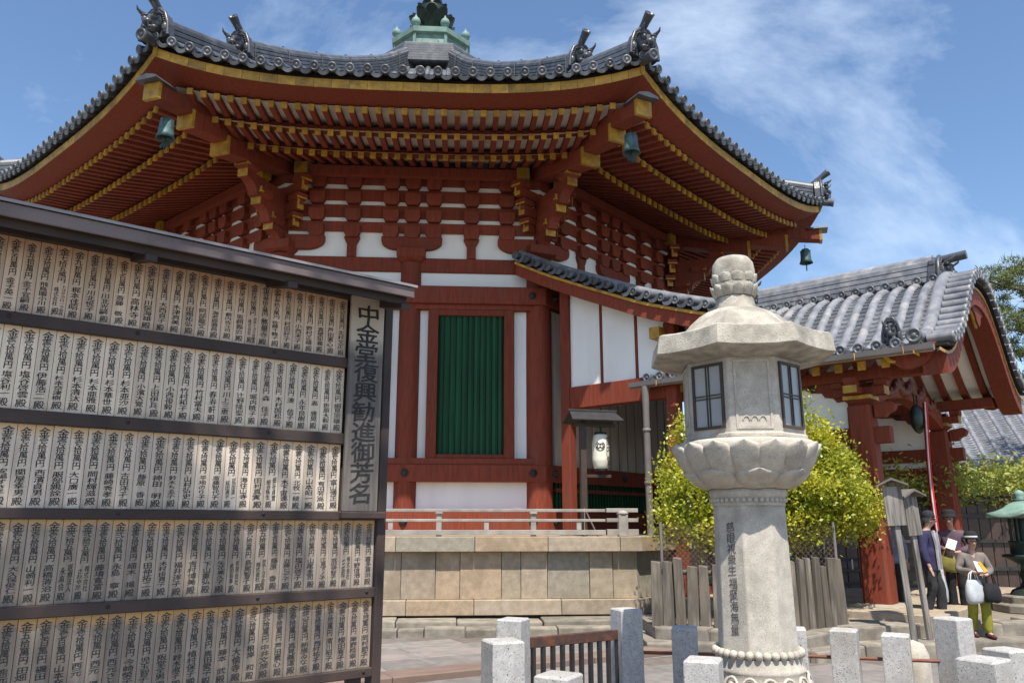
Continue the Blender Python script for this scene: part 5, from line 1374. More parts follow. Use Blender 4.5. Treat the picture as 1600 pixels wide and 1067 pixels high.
for i, x in enumerate((-2.6, 0.9, 2.9)):
    limb(mb, (x, 0.6, 0), (x + 0.4, 0.2, 1.9), 0.14, 0.07, 0.10, 40 + i); limb(mb, (x + 0.1, 0.6, 0.8), (x - 1.2, 0.5, 1.9), 0.08, 0.04, 0.12, 50 + i)
mb.build('trunk', BARK, wt)
# pines behind the porch
def pine(loc, h, label, tiers, seed):
    t = thing('pine_tree', label, 'tree', loc, 0, 'pine trees behind the porch')
    r_ = random.Random(seed); tr = MB(); limb(tr, (0, 0, 0), (0.4, 0.3, h), 0.28, 0.06, 0.03, seed, 8)
    nb = MB()
    for (dx, dy, z, ln) in tiers:
        tip = Vector((dx, dy, z + 0.12 * ln))
        limb(tr, (0.4 * z / h, 0.3 * z / h, z - 0.3), tip, 0.07, 0.02, 0.05, seed + int(z * 10))
        for c in range(int(12 * ln)):
            f = r_.uniform(0.35, 1.05); cc = Vector((0.4 * z / h, 0.3 * z / h, z - 0.3)).lerp(tip, f) + Vector((r_.gauss(0, .3), r_.gauss(0, .3), r_.gauss(0.10, .12)))
            for _ in range(70):
                d = Vector((r_.gauss(0, 1), r_.gauss(0, 1), r_.gauss(0.45, 0.8))).normalized(); s = r_.uniform(0.13, 0.24)
                u = d.cross(Vector((r_.gauss(0, 1), r_.gauss(0, 1), r_.gauss(0, 1)))).normalized() * 0.014
                p = cc + Vector((r_.gauss(0, .10), r_.gauss(0, .10), r_.gauss(0, .06)))
                nb.add([p - u, p + u, p + d * s], [(0, 1, 2)])
    nb.build('crown', NEEDLE, t); tr.build('trunk', BARK, t)
pine((16.75, 23.0, 0.2), 9.5, 'pine tree with dark clumped branches reaching in beside the porch gable', [(-2.6, -0.5, 8.2, 2.6), (-1.6, -0.2, 7.5, 2.0), (-2.9, -0.6, 6.9, 2.8), (-1.4, 0.1, 8.9, 1.6), (-2.2, -0.3, 6.2, 2.0), (-3.0, 0.3, 5.4, 2.6), (1.5, 0, 8, 2), (2, 0.4, 6.5, 2), (0.3, 1.2, 9.3, 1.2), (0.3, -1.2, 9.4, 1.3)], 5)
# unseen tree added behind the viewpoint, its crown placed to shade the plaque board
st = thing('added_shade_tree', 'unseen leafy tree added to shade the donor board', 'tree', (-5.4, -0.6, 0))
mb = MB(); rs = random.Random(11)
lobs = [((5.4 - 3.05 + 0.15 * 4.2, 0.6 + 6.3 - 4.2 + 0.0, 8.3), (1.0, 1.0, 0.8))]
lobs = []
for i in range(34):
    gx, gy = rs.uniform(-4.0, -1.75), rs.uniform(5.0, 7.5)      # where the shade lands on the ground
    z = rs.uniform(13.0, 16.5)
    px_, py_ = gx + S.x / S.z * z, gy + S.y / S.z * z
    lobs.append(((px_ + 5.4, py_ + 0.6, z), (0.7, 0.7, 0.5)))
leaf_cloud(mb, lobs, 1500, 0.20, 13, 1.6, 0.15)
mb.build('crown', LEAFD, st)
mb = MB(); cx = sum(l[0][0] for l in lobs) / len(lobs); cy = sum(l[0][1] for l in lobs) / len(lobs)
limb(mb, (0, 0, -0.05), (0.9, 0.1, 9.0), 0.38, 0.26, 0.03, 2); limb(mb, (0.9, 0.1, 8.9), (cx, cy, 14.2), 0.24, 0.08, 0.05, 3)
for i in range(0, 34, 4): limb(mb, (0.9 + (cx - .9) * .6, 0.1 + (cy - .1) * .6, 12.0), lobs[i][0], 0.09, 0.03, 0.08, 20 + i)
mb.build('trunk', BARK, st)

# ------------------------------------------------------------------ building beyond the trellis
fb_ = thing('tiled_house', 'low building with sunlit grey tile roof behind the wisteria trellis', 'building', (14.5, 26.0, 0), R(-20))
# local: x along the eave, y up the slope
mb = MB(); mb.box(-5.5, 12, 1.2, 7.0, 0, 3.3); mb.build('wall', M_('dark_wall', (0.05, 0.04, 0.035), rough=0.9), fb_)
def rz_(y): return 3.28 + 0.60 * y
mb = MB(); mb.hexa([(-6.2, 0, rz_(0) - 0.15), (13, 0, rz_(0) - 0.15), (13, 6.2, rz_(6.2) - 0.15), (-6.2, 6.2, rz_(6.2) - 0.15), (-6.2, 0, rz_(0)), (13, 0, rz_(0)), (13, 6.2, rz_(6.2)), (-6.2, 6.2, rz_(6.2))]); mb.build('roof_deck', TILE, fb_)
mb = MB(); nst = 26
mb.loft([[(0.075 * cos(PI * t / 5), y, rz_(y) + 0.02 + 0.085 * sin(PI * t / 5)) for t in range(6)] for y in (-0.03, 6.2)], False, False, 0, True); rib = mb.mesh('cover_tile_row', TILE_LIT)
mb = MB()
for q in range(40):
    y0 = 6.2 * q / 40; y1 = 6.2 * (q + 1) / 40
    mb.loft([[(0.19 * t / 3, y0, rz_(y0) + 0.055 - 0.04 * (1 - (t / 3) ** 2)) for t in range(-3, 4)], [(0.19 * t / 3, y1, rz_(y1) + 0.02 - 0.04 * (1 - (t / 3) ** 2)) for t in range(-3, 4)], [(0.19 * t / 3, y1, rz_(y1) + 0.055 - 0.04 * (1 - (t / 3) ** 2)) for t in range(-3, 4)]], False, False)
pcol = mb.mesh('pan_tile_column', TILE_LIT)
for i in range(42):
    x = -5.6 + 0.44 * i
    inst('cover_tile_row', rib, fb_, (x, 0, 0)); tag(inst('pan_tile_column', pcol, fb_, (x + 0.22, 0, 0)), kind='stuff')
    inst('round_eave_tile', dt_me, fb_, (x, -0.05, rz_(0) + 0.02), (R(20), 0, 0), (1.05, 1, 1.05))
mb = MB(); pf = ridge_prof(0.34, 0.32); mb.loft([[(-5.95 + x, y, rz_(y) + 0.02 + z) for x, z in pf] for y in (2.2, 6.2)]); mb.build('verge_ridge', TILE_LIT, fb_)
mb = MB(); mb.loft([[(x, 6.2 + y, rz_(6.2) - 0.05 + z) for y, z in pf] for x in (-6.2, 13)]); mb.build('main_ridge', TILE_LIT, fb_)

# ------------------------------------------------------------------ signposts, bronze lantern, hung things
def signpost(loc, rz, h, label, lean):
    t = thing('signpost', label, 'signpost', loc, rz, 'small roofed wooden notices beside the steps')
    mb = MB(); mb.box(-0.038, 0.038, -0.028, 0.028, -0.05, h); mb.build('post', GWOOD, t, rot=(lean[0], lean[1], 0), bevel=0.006)
    M = Matrix.Rotation(lean[1], 4, 'Y') @ Matrix.Rotation(lean[0], 4, 'X')
    b = MB(); b.box(-0.118, 0.118, -0.055, -0.031, h - 0.58, h - 0.06); o = b.build('notice_plank', GWOOD, t, rot=(lean[0], lean[1], 0), bevel=0.005)
    lm = MB()
    for q in range(4):
        for r_ in range(9):
            z = h - 0.12 - 0.052 * r_
            lm.box(-0.115 + 0.07 * q, -0.075 + 0.07 * q, -0.0565, -0.0555, z - 0.014, z + 0.012) if False else None
    rf = MB()
    for s in (-1, 1):
        rf.hexa([(0, -0.15, h + 0.02), (0.20 * s, -0.15, h - 0.07), (0.20 * s, 0.11, h - 0.07), (0, 0.11, h + 0.02), (0, -0.15, h + 0.05), (0.20 * s, -0.15, h - 0.045), (0.20 * s, 0.11, h - 0.045), (0, 0.11, h + 0.05)])
    rf.build('little_roof', M_('sign_roof', (0.17, 0.15, 0.135), rough=0.85) if 'sign_roof' not in bpy.data.materials else bpy.data.materials['sign_roof'], t, rot=(lean[0], lean[1], 0), bevel=0.004)
signpost((5.22, 10.85, 0.13), R(-18), 2.08, 'taller weathered wooden sign with a little gabled roof beside the steps', (R(-1), R(-2.5)))
signpost((5.62, 11.25, 0.13), R(20), 1.95, 'shorter weathered wooden sign turned aside, standing right behind a taller one', (R(0), R(-4)))

bl = thing('bronze_lantern', 'old green bronze lantern with a wide curved roof beside the visitors', 'bronze lantern', (8.38, 13.3, 0.28)); bl.scale = (0.79, 0.79, 0.79)
mb = MB(); mb.lathe([(0.75, 0), (0.75, 0.16), (0.62, 0.17), (0.62, 0.32), (0.5, 0.33)], 8, (0, 0, 0), O8, 0, False); mb.build('stone_steps', EDGE, bl, bevel=0.02)
mb = MB(); mb.lathe([(0.42, 0.33), (0.36, 0.42), (0.2, 0.5), (0.16, 0.6), (0.20, 0.72), (0.16, 0.80), (0.17, 0.92), (0.36, 1.02), (0.46, 1.07), (0.46, 1.12), (0.3, 1.14)], 16); mb.build('stem', BRONZE, bl)
mb = MB(); mb.lathe([(0.30, 1.14), (0.30, 1.36), (0.32, 1.38), (0.30, 1.40)], 16); mb.build('drum', BRONZE, bl)
mb = MB()
for i in range(6):
    a = R(60 * i + 30); mb.tube([(0.24 * cos(a), 0.24 * sin(a), 1.40), (0.24 * cos(a), 0.24 * sin(a), 1.86)], 0.028, 6)
mb.lathe([(0.17, 1.40), (0.17, 1.86)], 12); mb.build('fire_box', BRONZE, bl)
mb = MB(); secs = []
for r, z in ((0.66, 1.86), (0.67, 1.885), (0.52, 1.95), (0.36, 2.04), (0.22, 2.15), (0.12, 2.19), (0.10, 2.22)):
    ring = []
    for k in range(36):
        a = 2 * PI * k / 36; q = (a % (PI / 3)) - PI / 6
        rr = r * (1 + 0.10 * (abs(q) / (PI / 6)) ** 2 * (r / 0.66)); ring.append((rr * cos(a), rr * sin(a), z + 0.07 * (abs(q) / (PI / 6)) ** 3 * (r / 0.66) ** 2))
    secs.append(ring)
mb.loft(secs, True, True, 0, True); mb.build('roof', PATINA if False else COPPER, bl)
mb = MB(); mb.lathe([(0.10, 2.21), (0.13, 2.24), (0.07, 2.27), (0.11, 2.33), (0.08, 2.40), (0.001, 2.44)], 12); mb.build('jewel', COPPER, bl)

# gong and pull rope under the porch
def por_w(l, o_, z):
    v = Matrix.Rotation(TH + PI / 4, 4, 'Z') @ Vector((l, -o_, z)); return PB + v
gp_ = por_w(-0.20, 6.42, 3.50)
gg = thing('gong', 'dark bronze gong hanging under the front beam of the porch', 'gong', gp_, TH + PI / 4)
mb = MB(); mb.lathe([(0.001, -0.11), (0.15, -0.10), (0.24, -0.05), (0.27, 0.0), (0.24, 0.05), (0.15, 0.10), (0.001, 0.11)], 20, M=Matrix.Rotation(PI / 2, 4, 'X')); mb.build('gong_body', BRONZE, gg)
mb = MB(); mb.tube([(-0.1, 0, 0.22), (-0.1, 0, 0.45)], 0.014, 5); mb.tube([(0.1, 0, 0.22), (0.1, 0, 0.45)], 0.014, 5); mb.build('hanger', IRON, gg)
rp = por_w(-0.12, 6.55, 0)
ropm = M_('red_cloth', (0.62, 0.015, 0.03), (0.5, 0.012, 0.025), 6, rough=0.8)
rope = thing('pull_rope', 'long red and white cloth pull rope hanging below the gong', 'rope', rp, TH + PI / 4)
rpath = [(0, 0, 3.80), (-0.10, 0, 3.3), (-0.20, 0.0, 2.8), (-0.26, 0.0, 2.3), (-0.24, 0, 1.85), (-0.2, 0, 1.5)]
mb = MB(); mb.tube(rpath, 0.042, 8, 0, flat=0.6); mb.build('red_strip', ropm, rope)
mb = MB(); mb.tube([(x - 0.045, y - 0.01, z) for x, y, z in rpath], 0.014, 6); mb.build('white_strip', M_('white_cloth', (0.75, 0.73, 0.70), rough=0.85), rope)

# paper lantern on its roofed stand
PLX, PLY = 1.52, 14.35
ls_ = thing('lantern_stand', 'dark roofed post with a bracket for a paper lantern beside the porch wall', 'stand', (1.28, PLY, 1.45), R(14))
mb = MB(); mb.box(-0.055, 0.055, -0.05, 0.05, 0, 2.05); mb.build('post', FRAME, ls_, bevel=0.006)
mb = MB(); mb.box(0.0, 0.52, -0.03, 0.03, 1.02, 1.07); mb.build('lower_bracket', FRAME, ls_); mb = MB(); mb.box(-0.15, 0.62, -0.035, 0.035, 1.93, 1.99); mb.build('upper_bracket', FRAME, ls_)
for s in (-1, 1):
    mb = MB(); mb.hexa([(-0.24, 0.0, 2.18), (0.64, 0.0, 2.18), (0.69, 0.30 * s, 2.0), (-0.29, 0.30 * s, 2.0), (-0.24, 0.0, 2.21), (0.64, 0.0, 2.21), (0.69, 0.31 * s, 2.028), (-0.29, 0.31 * s, 2.028)]); mb.build('roof_board', IRON, ls_, bevel=0.004)
mb = MB(); mb.box(-0.27, 0.67, -0.025, 0.025, 2.20, 2.24); mb.build('ridge_pole', IRON, ls_, bevel=0.006)
for s in (-1, 1): mb = MB(); mb.tube([(0, 0.02 * s, 0.5), (0.12 * s, -0.35, 0.0)], 0.018, 6); mb.build('brace', FRAME, ls_)
c_, s_3 = cos(R(14)), sin(R(14))
pln = thing('paper_lantern', 'cream paper lantern with wisteria crest and black lettering hanging from its stand', 'paper lantern', (1.28 + 0.34 * c_, PLY + 0.34 * s_3, 1.45 + 1.13), R(14))
mb = MB(); nn = 26
prof = []
for i in range(nn + 1):
    v = i / nn; r = 0.155 * (0.70 + 0.30 * min(1.0, 4.2 * v, 4.2 * (1 - v)) ** 0.6) + (0.003 if i % 2 else 0)
    prof.append((r, 0.04 + 0.62 * v))
mb.lathe(prof, 28); pb_ = mb.build('paper_shade', PAPER, pln)
mb = MB(); mb.lathe([(0.10, 0.0), (0.112, 0.005), (0.112, 0.045), (0.10, 0.05)], 18); mb.lathe([(0.10, 0.65), (0.112, 0.655), (0.112, 0.695), (0.10, 0.70)], 18); mb.tube([(0, 0, 0.7), (0, 0, 0.80)], 0.01, 5); mb.tube([(0, 0, 0), (0, 0, -0.06)], 0.012, 5); mb.build('rim', INK, pln)
def wrap(lm, ang, r):
    for v in lm.v:
        a = ang + v.x / r
        v.y = -r * cos(a); v.x = r * sin(a)
lm = MB(); put_column(lm, '南円堂', 0, 0.62, 0.10, 0.13, 0); wrap(lm, R(42), 0.162); lm.build('lettering', INK, pb_)
lm = MB()
def ring2(mb, cx, cz, r0, r1, a0=0, a1=2 * PI, n=26):
    vs = []; fs = []
    for i in range(n + 1):
        a = a0 + (a1 - a0) * i / n
        vs += [(cx + r0 * cos(a), 0, cz + r0 * sin(a)), (cx + r1 * cos(a), 0, cz + r1 * sin(a))]
    for i in range(n): fs.append((2 * i, 2 * i + 1, 2 * i + 3, 2 * i + 2))
    mb.add(vs, fs)
ring2(lm, 0, 0.44, 0.075, 0.088, R(120), R(420))
for s in (-1, 1):
    ring2(lm, 0.0, 0.44, 0.045, 0.062, R(90 + 20 * s), R(90 + 150 * s))
    for q in range(5): ring2(lm, s * 0.018 * (q - 0.2), 0.40 + 0.012 * abs(q - 2), 0.0, 0.011, n=8)
ring2(lm, 0, 0.47, 0.0, 0.018, n=10)
wrap(lm, R(-22), 0.1625); lm.build('wisteria_crest', INK, pb_)

# rack of votive papers in the shade behind the palisade
rk = thing('votive_rack', 'dark timber rack with tied paper strips in the shade behind the palisade', 'rack', (6.15, 14.2, 0.28), R(15))
for z in (0.35, 0.75, 1.05): mb = MB(); mb.box(-1.3, 1.3, -0.02, 0.02, z, z + 0.05); mb.build('bar', IRON if z < 1 else GWOOD, rk)
for x in (-1.25, 0, 1.25): mb = MB(); mb.box(x - 0.035, x + 0.035, -0.035, 0.035, 0, 1.15); mb.build('post', FRAME, rk)
for i in range(12):
    mb = MB(); x = -1.15 + 0.2 * i + rng.uniform(-.05, .05); z = rng.choice((0.75, 1.05)); mb.box(x - 0.014, x + 0.014, -0.03, -0.026, z - 0.14, z + 0.03); mb.build('paper_strip', bpy.data.materials['white_cloth'], rk, rot=(0, rng.uniform(-.08, .08), 0))

# ------------------------------------------------------------------ people
SKIN = M_('skin', (0.52, 0.31, 0.22), (0.45, 0.26, 0.185), 6, rough=0.55)
def cloth(n, c, v=0.7): return bpy.data.materials.get(n) or M_(n, c, tuple(x * v for x in c), 7, rough=0.85, bump=0.35, bscale=14)
def skin_mesh(name, pts, chains, mat, sub=2):
    """pts: name -> (x, y, z, rx, ry); chains: lists of point names; grown with a skin surface"""
    keys = list(pts); ix = {k: i for i, k in enumerate(keys)}
    ed = []
    for ch in chains:
        for a, b in zip(ch, ch[1:]):
            if (ix[a], ix[b]) not in ed: ed.append((ix[a], ix[b]))
    me = bpy.data.meshes.new('tmp'); me.from_pydata([pts[k][:3] for k in keys], ed, [])
    ob = bpy.data.objects.new('tmp', me); C.objects.link(ob)
    md = ob.modifiers.new('s', 'SKIN'); md.use_smooth_shade = True; md.branch_smoothing = 0.3
    sv = me.skin_vertices[0].data
    for i, k in enumerate(keys):
        sv[i].radius = (pts[k][3], pts[k][4]); sv[i].use_root = (i == 0)
    sb = ob.modifiers.new('u', 'SUBSURF'); sb.levels = sub; sb.render_levels = sub
    dg = bpy.context.evaluated_depsgraph_get(); dg.update()
    nm = bpy.data.meshes.new_from_object(ob.evaluated_get(dg)); nm.name = name
    nm.materials.clear(); nm.materials.append(mat)
    for p in nm.polygons: p.use_smooth = True
    bpy.data.objects.remove(ob); bpy.data.meshes.remove(me)
    return nm
def person(label, loc, rz, H, arms, legs, top, trou, shoe, hair, head_dip=0.03, hem=0.80, bulk=1.0, hatf=None, group=None):
    sc = H / 1.70
    t = thing('person', label, 'person', loc, rz, group); t.scale = (sc, sc, sc)
    P = {'pel': (0, 0, 0.94, .145, .105), 'spi': (0, 0, 1.12, .135, .095), 'che': (0, 0.01, 1.30, .155, .105), 'nb': (0, 0.005, 1.44, .075, .065), 'ne': (0, -0.01, 1.50, .05, .05),
         'jaw': (0, -0.02 - head_dip, 1.565, .068, .078), 'cra': (0, -0.012 - head_dip, 1.645, .078, .096), 'top': (0, -0.005 - head_dip * .7, 1.705, .055, .07), 'nose': (0, -0.115 - head_dip * 1.2, 1.605, .014, .014), 'earl': (.082, -0.01 - head_dip, 1.62, .012, .02), 'earr': (-.082, -0.01 - head_dip, 1.62, .012, .02)}
    CH = [['pel', 'spi', 'che', 'nb', 'ne', 'jaw', 'cra', 'top'], ['jaw', 'nose'], ['cra', 'earl'], ['cra', 'earr']]
    JP = {k: P[k] for k in ('pel', 'spi', 'che', 'nb')}
    b = bulk
    JP['hem'] = (0, 0, hem, .185 * b, .14 * b); JP['pel'] = (0, 0, 0.97, .175 * b, .135 * b); JP['spi'] = (0, 0, 1.12, .165 * b, .125 * b); JP['che'] = (0, 0.01, 1.30, .175 * b, .13 * b); JP['nb'] = (0, 0.005, 1.435, .085, .08)
    JC = [['pel', 'hem'], ['pel', 'spi', 'che', 'nb']]
    for s, nm in ((1, 'l'), (-1, 'r')):
        el, wr, hd = arms[nm]
        P['sh' + nm] = (.17 * s, 0.01, 1.39, .062, .062); P['el' + nm] = (*el, .044, .044); P['wr' + nm] = (*wr, .027, .03)
        w_ = Vector(wr); h_ = Vector(hd); d = (h_ - w_).normalized()
        P['pa' + nm] = (*(w_ + d * 0.06), .036, .020)
        CH.append(['che', 'sh' + nm, 'el' + nm, 'wr' + nm, 'pa' + nm])
        sd_ = d.cross(Vector((0, 0, 1))); sd_ = sd_.normalized() if sd_.length > .1 else Vector((1, 0, 0))
        for q in range(4):
            o_ = sd_ * (q - 1.5) * 0.021; ln = (0.065, 0.078, 0.072, 0.055)[q]
            b0 = w_ + d * 0.085 + o_; P[f'f{q}{nm}'] = (*b0, .0095, .0095); P[f'g{q}{nm}'] = (*(b0 + d * ln * .6), .009, .009); P[f'h{q}{nm}'] = (*(b0 + d * ln * .9 + Vector((0, 0, -.02))), .0075, .0075)
            CH.append(['pa' + nm, f'f{q}{nm}', f'g{q}{nm}', f'h{q}{nm}'])
        tb = w_ + d * 0.035 + sd_ * -0.035 * s; P['t0' + nm] = (*tb, .012, .012); P['t1' + nm] = (*(tb + d * 0.045 + sd_ * -0.012 * s), .009, .009); CH.append(['pa' + nm, 't0' + nm, 't1' + nm])
        JP['sh' + nm] = (.178 * s * b, 0.01, 1.385, .085 * b, .085 * b); JP['el' + nm] = (*el, .070 * b, .070 * b); JP['cu' + nm] = (*(Vector(el).lerp(w_, 0.90)), .052, .052)
        JC.append(['che', 'sh' + nm, 'el' + nm, 'cu' + nm])
    TP = {'wa': (0, 0, 0.98, .155, .115), 'cr': (0, 0, 0.86, .15, .12)}; TC = [['wa', 'cr']]
    SP = []
    for s, nm in ((1, 'l'), (-1, 'r')):
        kn, an, toe = legs[nm]
        P['hip' + nm] = (.085 * s, 0, .88, .085, .085); P['kn' + nm] = (*kn, .055, .06); P['an' + nm] = (*an, .038, .042); P['toe' + nm] = (*toe, .035, .025)
        CH.append(['pel', 'hip' + nm, 'kn' + nm, 'an' + nm, 'toe' + nm])
        TP['th' + nm] = (.088 * s, 0, .78, .105, .105); TP['kn' + nm] = (*kn, .082, .085); TP['an' + nm] = (an[0], an[1], an[2] - 0.035, .080, .085)
        TC.append(['cr', 'th' + nm, 'kn' + nm, 'an' + nm])
        SP.append((an, toe))
    inst('body', skin_mesh('body', P, CH, SKIN), t)
    tm = skin_mesh('trousers', TP, TC, trou); rough_up(tm, 0.014, 8.0, H); inst('trousers', tm, t)
    jm = skin_mesh('jacket', JP, JC, top); rough_up(jm, 0.016, 7.0, H * 2); inst('jacket', jm, t)
    for an, toe in SP:
        mb = MB(); a = Vector((an[0], an[1], 0.045)); q = Vector((toe[0], toe[1], 0.035)); dd = (q - a).normalized()
        mb.tube([a - dd * 0.07, a - dd * 0.03, a + dd * 0.05, q, q + dd * 0.07, q + dd * 0.10], [0.03, 0.048, 0.052, 0.046, 0.036, 0.015], 10, flat=0.8); mb.build('shoe', shoe, t)
    hy = -0.012 - head_dip
    mb = MB(); mb.ball((0, hy + 0.018, 1.655), 0.105, 0, 8, (0.88, 0.98, 0.92)); me = mb.mesh('hair', hair)
    bm = bmesh.new(); bm.from_mesh(me)
    bmesh.ops.delete(bm, geom=[v for v in bm.verts if v.co.y < hy - 0.045 and v.co.z < 1.675], context='VERTS'); bm.to_mesh(me); bm.free(); inst('hair', me, t)
    mb = MB()
    for s in (-1, 1): mb.ball((0.031 * s, hy - 0.088, 1.632), 0.011, 0, 5)
    mb.box(-0.022, 0.022, hy - 0.088, hy - 0.078, 1.556, 1.561); mb.build('eyes_and_mouth', INK, t)
    if hatf: hatf(t, hy)
    return t
NAVY = cloth('navy_cloth', (0.035, 0.032, 0.085)); TAUPE = cloth('taupe_cloth', (0.20, 0.165, 0.145)); OLIVE = cloth('olive_cloth', (0.27, 0.26, 0.03)); CHAR = cloth('charcoal_cloth', (0.03, 0.03, 0.034))
PLUM = cloth('plum_cloth', (0.12, 0.075, 0.10)); BLUG = cloth('blue_grey_cloth', (0.20, 0.22, 0.26)); BLACK = cloth('black_cloth', (0.014, 0.014, 0.017)); MAROON = cloth('maroon_leather', (0.09, 0.022, 0.025)); WHC = bpy.data.materials['white_cloth']
HAIRB = cloth('dark_hair', (0.02, 0.016, 0.014)); HAIRG = cloth('grey_hair', (0.22, 0.21, 0.20)); HAIRR = cloth('brown_hair', (0.10, 0.045, 0.028))
SILV = M_('silver_bag_plastic', (0.52, 0.53, 0.55), (0.40, 0.41, 0.43), 9, rough=0.3, bump=0.5, bscale=12)
def cap_hat(t, hy):
    mb = MB(); mb.lathe([(0.106, 1.66), (0.108, 1.70), (0.095, 1.745), (0.06, 1.775), (0.0005, 1.785)], 16, (0, hy + 0.012, 0))
    mb.prism([(0.075 * cos(a) , -0.085 - 0.10 * sin(a) + hy + 0.012) for a in [PI * q / 8 for q in range(9)]], 1.662, 1.672, 'xy'); mb.ball((0, hy + .012, 1.787), 0.012, 0, 4); mb.build('cap', cloth('cap_cloth', (0.022, 0.023, 0.03)), t)
    mb = MB(); mb.box(-0.022, 0.022, hy - 0.099, hy - 0.094, 1.695, 1.712); mb.build('cap_badge', WHC, t)
def brim_hat(band):
    def f(t, hy):
        mb = MB(); mb.lathe([(0.155, 1.645), (0.16, 1.652), (0.112, 1.675), (0.108, 1.72), (0.098, 1.765), (0.05, 1.785), (0.0005, 1.787)], 20, (0, hy + 0.02, 0.028)); mb.build('hat', BLACK, t)
        if band: mb = MB(); mb.lathe([(0.1135, 1.676), (0.1115, 1.70)], 20, (0, hy + 0.02, 0.028)); mb.build('hat_band', WHC, t)
    return f
SL = {'l': ((.09, -.01, .49), (.095, .02, .085), (.11, -.12, .045)), 'r': ((-.09, -.01, .49), (-.095, .02, .085), (-.11, -.12, .045))}
WL = {'l': ((.09, -.10, .50), (.09, -.07, .09), (.10, -.20, .05)), 'r': ((-.09, -.02, .49), (-.09, .12, .10), (-.10, -.01, .045))}
FH = {'l': ((.27, -.03, 1.13), (.10, -.24, 1.06), (.0, -.28, 1.07)), 'r': ((-.27, -.03, 1.13), (-.08, -.25, 1.11), (.02, -.29, 1.12))}
DH = {'l': ((.25, .03, 1.11), (.26, -.05, .86), (.26, -.08, .78)), 'r': ((-.25, .03, 1.11), (-.26, -.05, .86), (-.26, -.08, .78))}
w1 = person('woman in a black hat with white band, taupe jacket and olive trousers holding papers', (6.46, 11.5, 0.135), R(-6), 1.335, FH, WL, TAUPE, OLIVE, MAROON, HAIRB, 0.05, 0.82, 1.02, brim_hat(True), 'visitors by the porch')
w2 = person('man in a dark cap and navy jacket walking beside the sign posts', (6.30, 12.35, 0.285), R(48), 1.50, DH, WL, NAVY, CHAR, BLACK, HAIRG, 0.05, 0.74, 1.06, cap_hat, 'visitors by the porch')
w3 = person('woman in a plum jacket and floppy black hat behind the woman in olive trousers', (7.02, 13.0, 0.285), R(-35), 1.50, FH, SL, PLUM, BLACK, BLACK, HAIRR, 0.06, 0.80, 1.0, brim_hat(False), 'visitors by the porch')
w4 = person('person in a blue-grey top standing in the shade behind the wooden signs', (6.28, 13.6, 0.285), R(150), 1.52, DH, SL, BLUG, BLACK, BLACK, HAIRB, 0.0, 0.84, 0.95, None, 'visitors by the porch')
def local_pt(t, v): return t.location + (Matrix.Rotation(t.rotation_euler[2], 4, 'Z') @ (Vector(v) * t.scale[0]))
# scarf-like striped lining of the man's jacket
mb = MB()
for s in (-1, 1): mb.loft([[(0.07 * s, -0.15, 1.44), (0.11 * s, -0.13, 1.45), (0.11 * s, -0.10, 1.43), (0.06 * s, -0.12, 1.42)], [(0.05 * s, -0.165, 1.2), (0.10 * s, -0.16, 1.2), (0.10 * s, -0.13, 1.2), (0.05 * s, -0.13, 1.2)], [(0.06 * s, -0.17, 0.80), (0.10 * s, -0.165, 0.80), (0.10 * s, -0.14, 0.80), (0.06 * s, -0.14, 0.80)]])
mb.build('jacket_lining', cloth('pale_lining', (0.42, 0.40, 0.40)), w2)
def bag(name, label, cat, p, w, d, h, mat, hang, rz=0.0, flare=1.15):
    t = thing(name, label, cat, p, rz)
    mb = MB(); secs = []
    for v, fw_, fd_ in ((1.0, 0.80, 0.35), (0.97, 0.95, 0.75), (0.85, 1.05, 1.0), (0.6, 1.06, 1.1), (0.3, 0.98, 0.8), (0.08, 0.88, 0.4), (0.0, 0.84, 0.22)):
        ring = []
        for q in range(18):
            a = 2 * PI * q / 18; ca, sa = cos(a), sin(a)
            ring.append((w * 0.5 * fw_ * math.copysign(abs(ca) ** 0.6, ca), d * 0.5 * fd_ * math.copysign(abs(sa) ** 0.8, sa), -h * v))
        secs.append(ring)
    mb.loft(secs, True, True, 0, True); o = mb.build('bag_body', mat, t); rough_up(o.data, 0.018, 9.0, w + h)
    for s in (-1, 1): mb = MB(); mb.tube([(-w * .28, d * .12 * s, -0.01), (-w * .18, d * .1 * s, hang * .7), (0, 0, hang), (w * .18, d * .1 * s, hang * .7), (w * .28, d * .12 * s, -0.01)], 0.008, 6); mb.build('handle', mat, t)
    return t
bag('handbag', 'black handbag hanging from the arm of the woman in olive trousers', 'handbag', local_pt(w1, (0.17, -0.20, 0.92)), 0.27, 0.13, 0.25, BLACK, 0.14, R(20))
bag('plastic_bag', 'crumpled grey plastic bag hanging from the arm of the woman in olive trousers', 'plastic bag', local_pt(w1, (-0.13, -0.24, 0.98)), 0.30, 0.14, 0.31, SILV, 0.12, R(25))
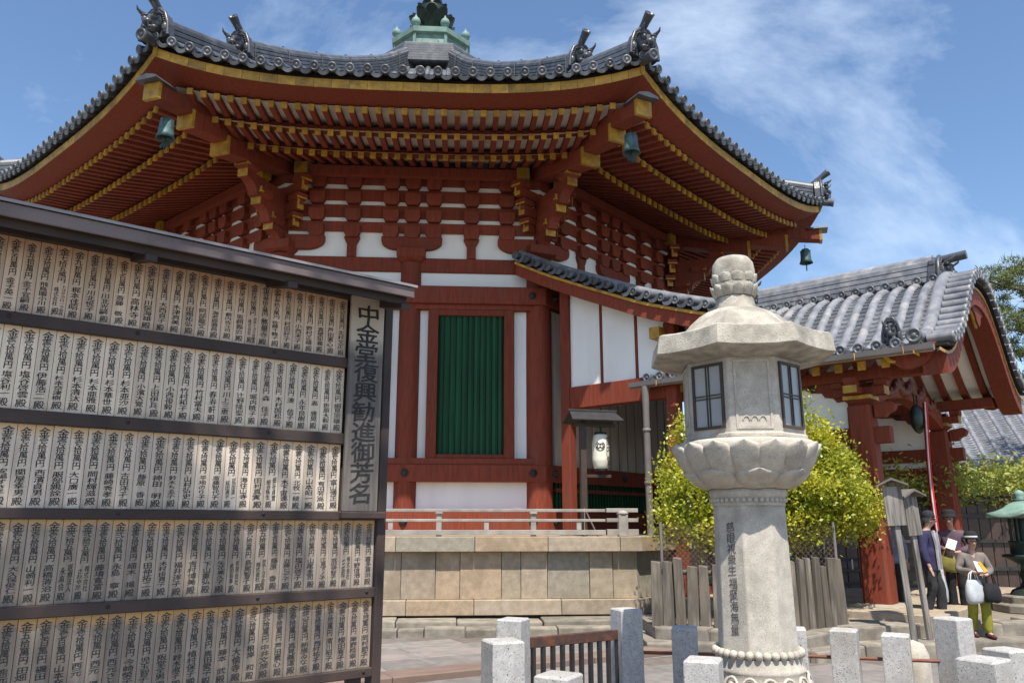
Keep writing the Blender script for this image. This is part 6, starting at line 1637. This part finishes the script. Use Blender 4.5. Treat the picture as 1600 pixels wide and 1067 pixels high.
bag('shopping_bag', 'white and silver shopping bag carried by the man in the navy jacket', 'shopping bag', local_pt(w2, (0.27, -0.10, 0.72)), 0.26, 0.10, 0.40, SILV, 0.10, R(60))
bag('shoulder_bag', 'olive yellow bag held by the woman in the plum jacket', 'bag', local_pt(w3, (-0.06, -0.30, 1.0)), 0.22, 0.10, 0.24, cloth('yellow_olive_cloth', (0.22, 0.19, 0.04)), 0.10, R(-30))
def leaflet(label, p, rot, a, b, mat):
    mb = MB(); mb.box(-a / 2, a / 2, -0.004, 0.004, -b / 2, b / 2); o = mb.build('leaflet', mat); o.location = p; o.rotation_euler = rot; tag(o, label, 'leaflet')
leaflet('white leaflet held against the chest of the woman in olive trousers', local_pt(w1, (-0.01, -0.235, 1.20)), (R(-25), R(8), R(22)), 0.12, 0.15, WHC)
leaflet('yellow envelope held beside a white leaflet by the woman in olive trousers', local_pt(w1, (0.065, -0.215, 1.20)), (R(-25), R(-22), R(22)), 0.055, 0.15, cloth('yellow_paper', (0.6, 0.36, 0.03)))
leaflet('white folded map in the hands of the woman in the plum jacket', local_pt(w3, (0.02, -0.33, 1.20)), (R(-30), R(20), R(-30)), 0.13, 0.17, WHC)

# dark boards added to stand in for the deep shade beyond the porch
scr = thing('shade_fill_screen', 'added dark boards standing in for the deep shade beyond the porch pillars', 'screen', (8.6, 16.6, 0.28), R(8))
for i in range(26): mb = MB(); mb.box(-3.2 + 0.25 * i, -3.2 + 0.25 * i + 0.235, -0.02, 0.02, 0.0, 1.75); inst('board', mb.mesh('board', FRAME, 0.004), scr)
for z in (0.45, 1.0, 1.5): mb = MB(); mb.box(-3.25, 3.3, -0.07, -0.021, z, z + 0.07); mb.build('rail', IRON, scr)

sb = thing('round_stone', 'small grey round-topped stone marker just behind the granite posts', 'stone marker', (3.42, 7.15, 0))
mb = MB(); mb.lathe([(0.12, -0.05), (0.125, 0.45), (0.115, 0.58), (0.08, 0.66), (0.0005, 0.69)], 18); mb.build('stone', LANT, sb)
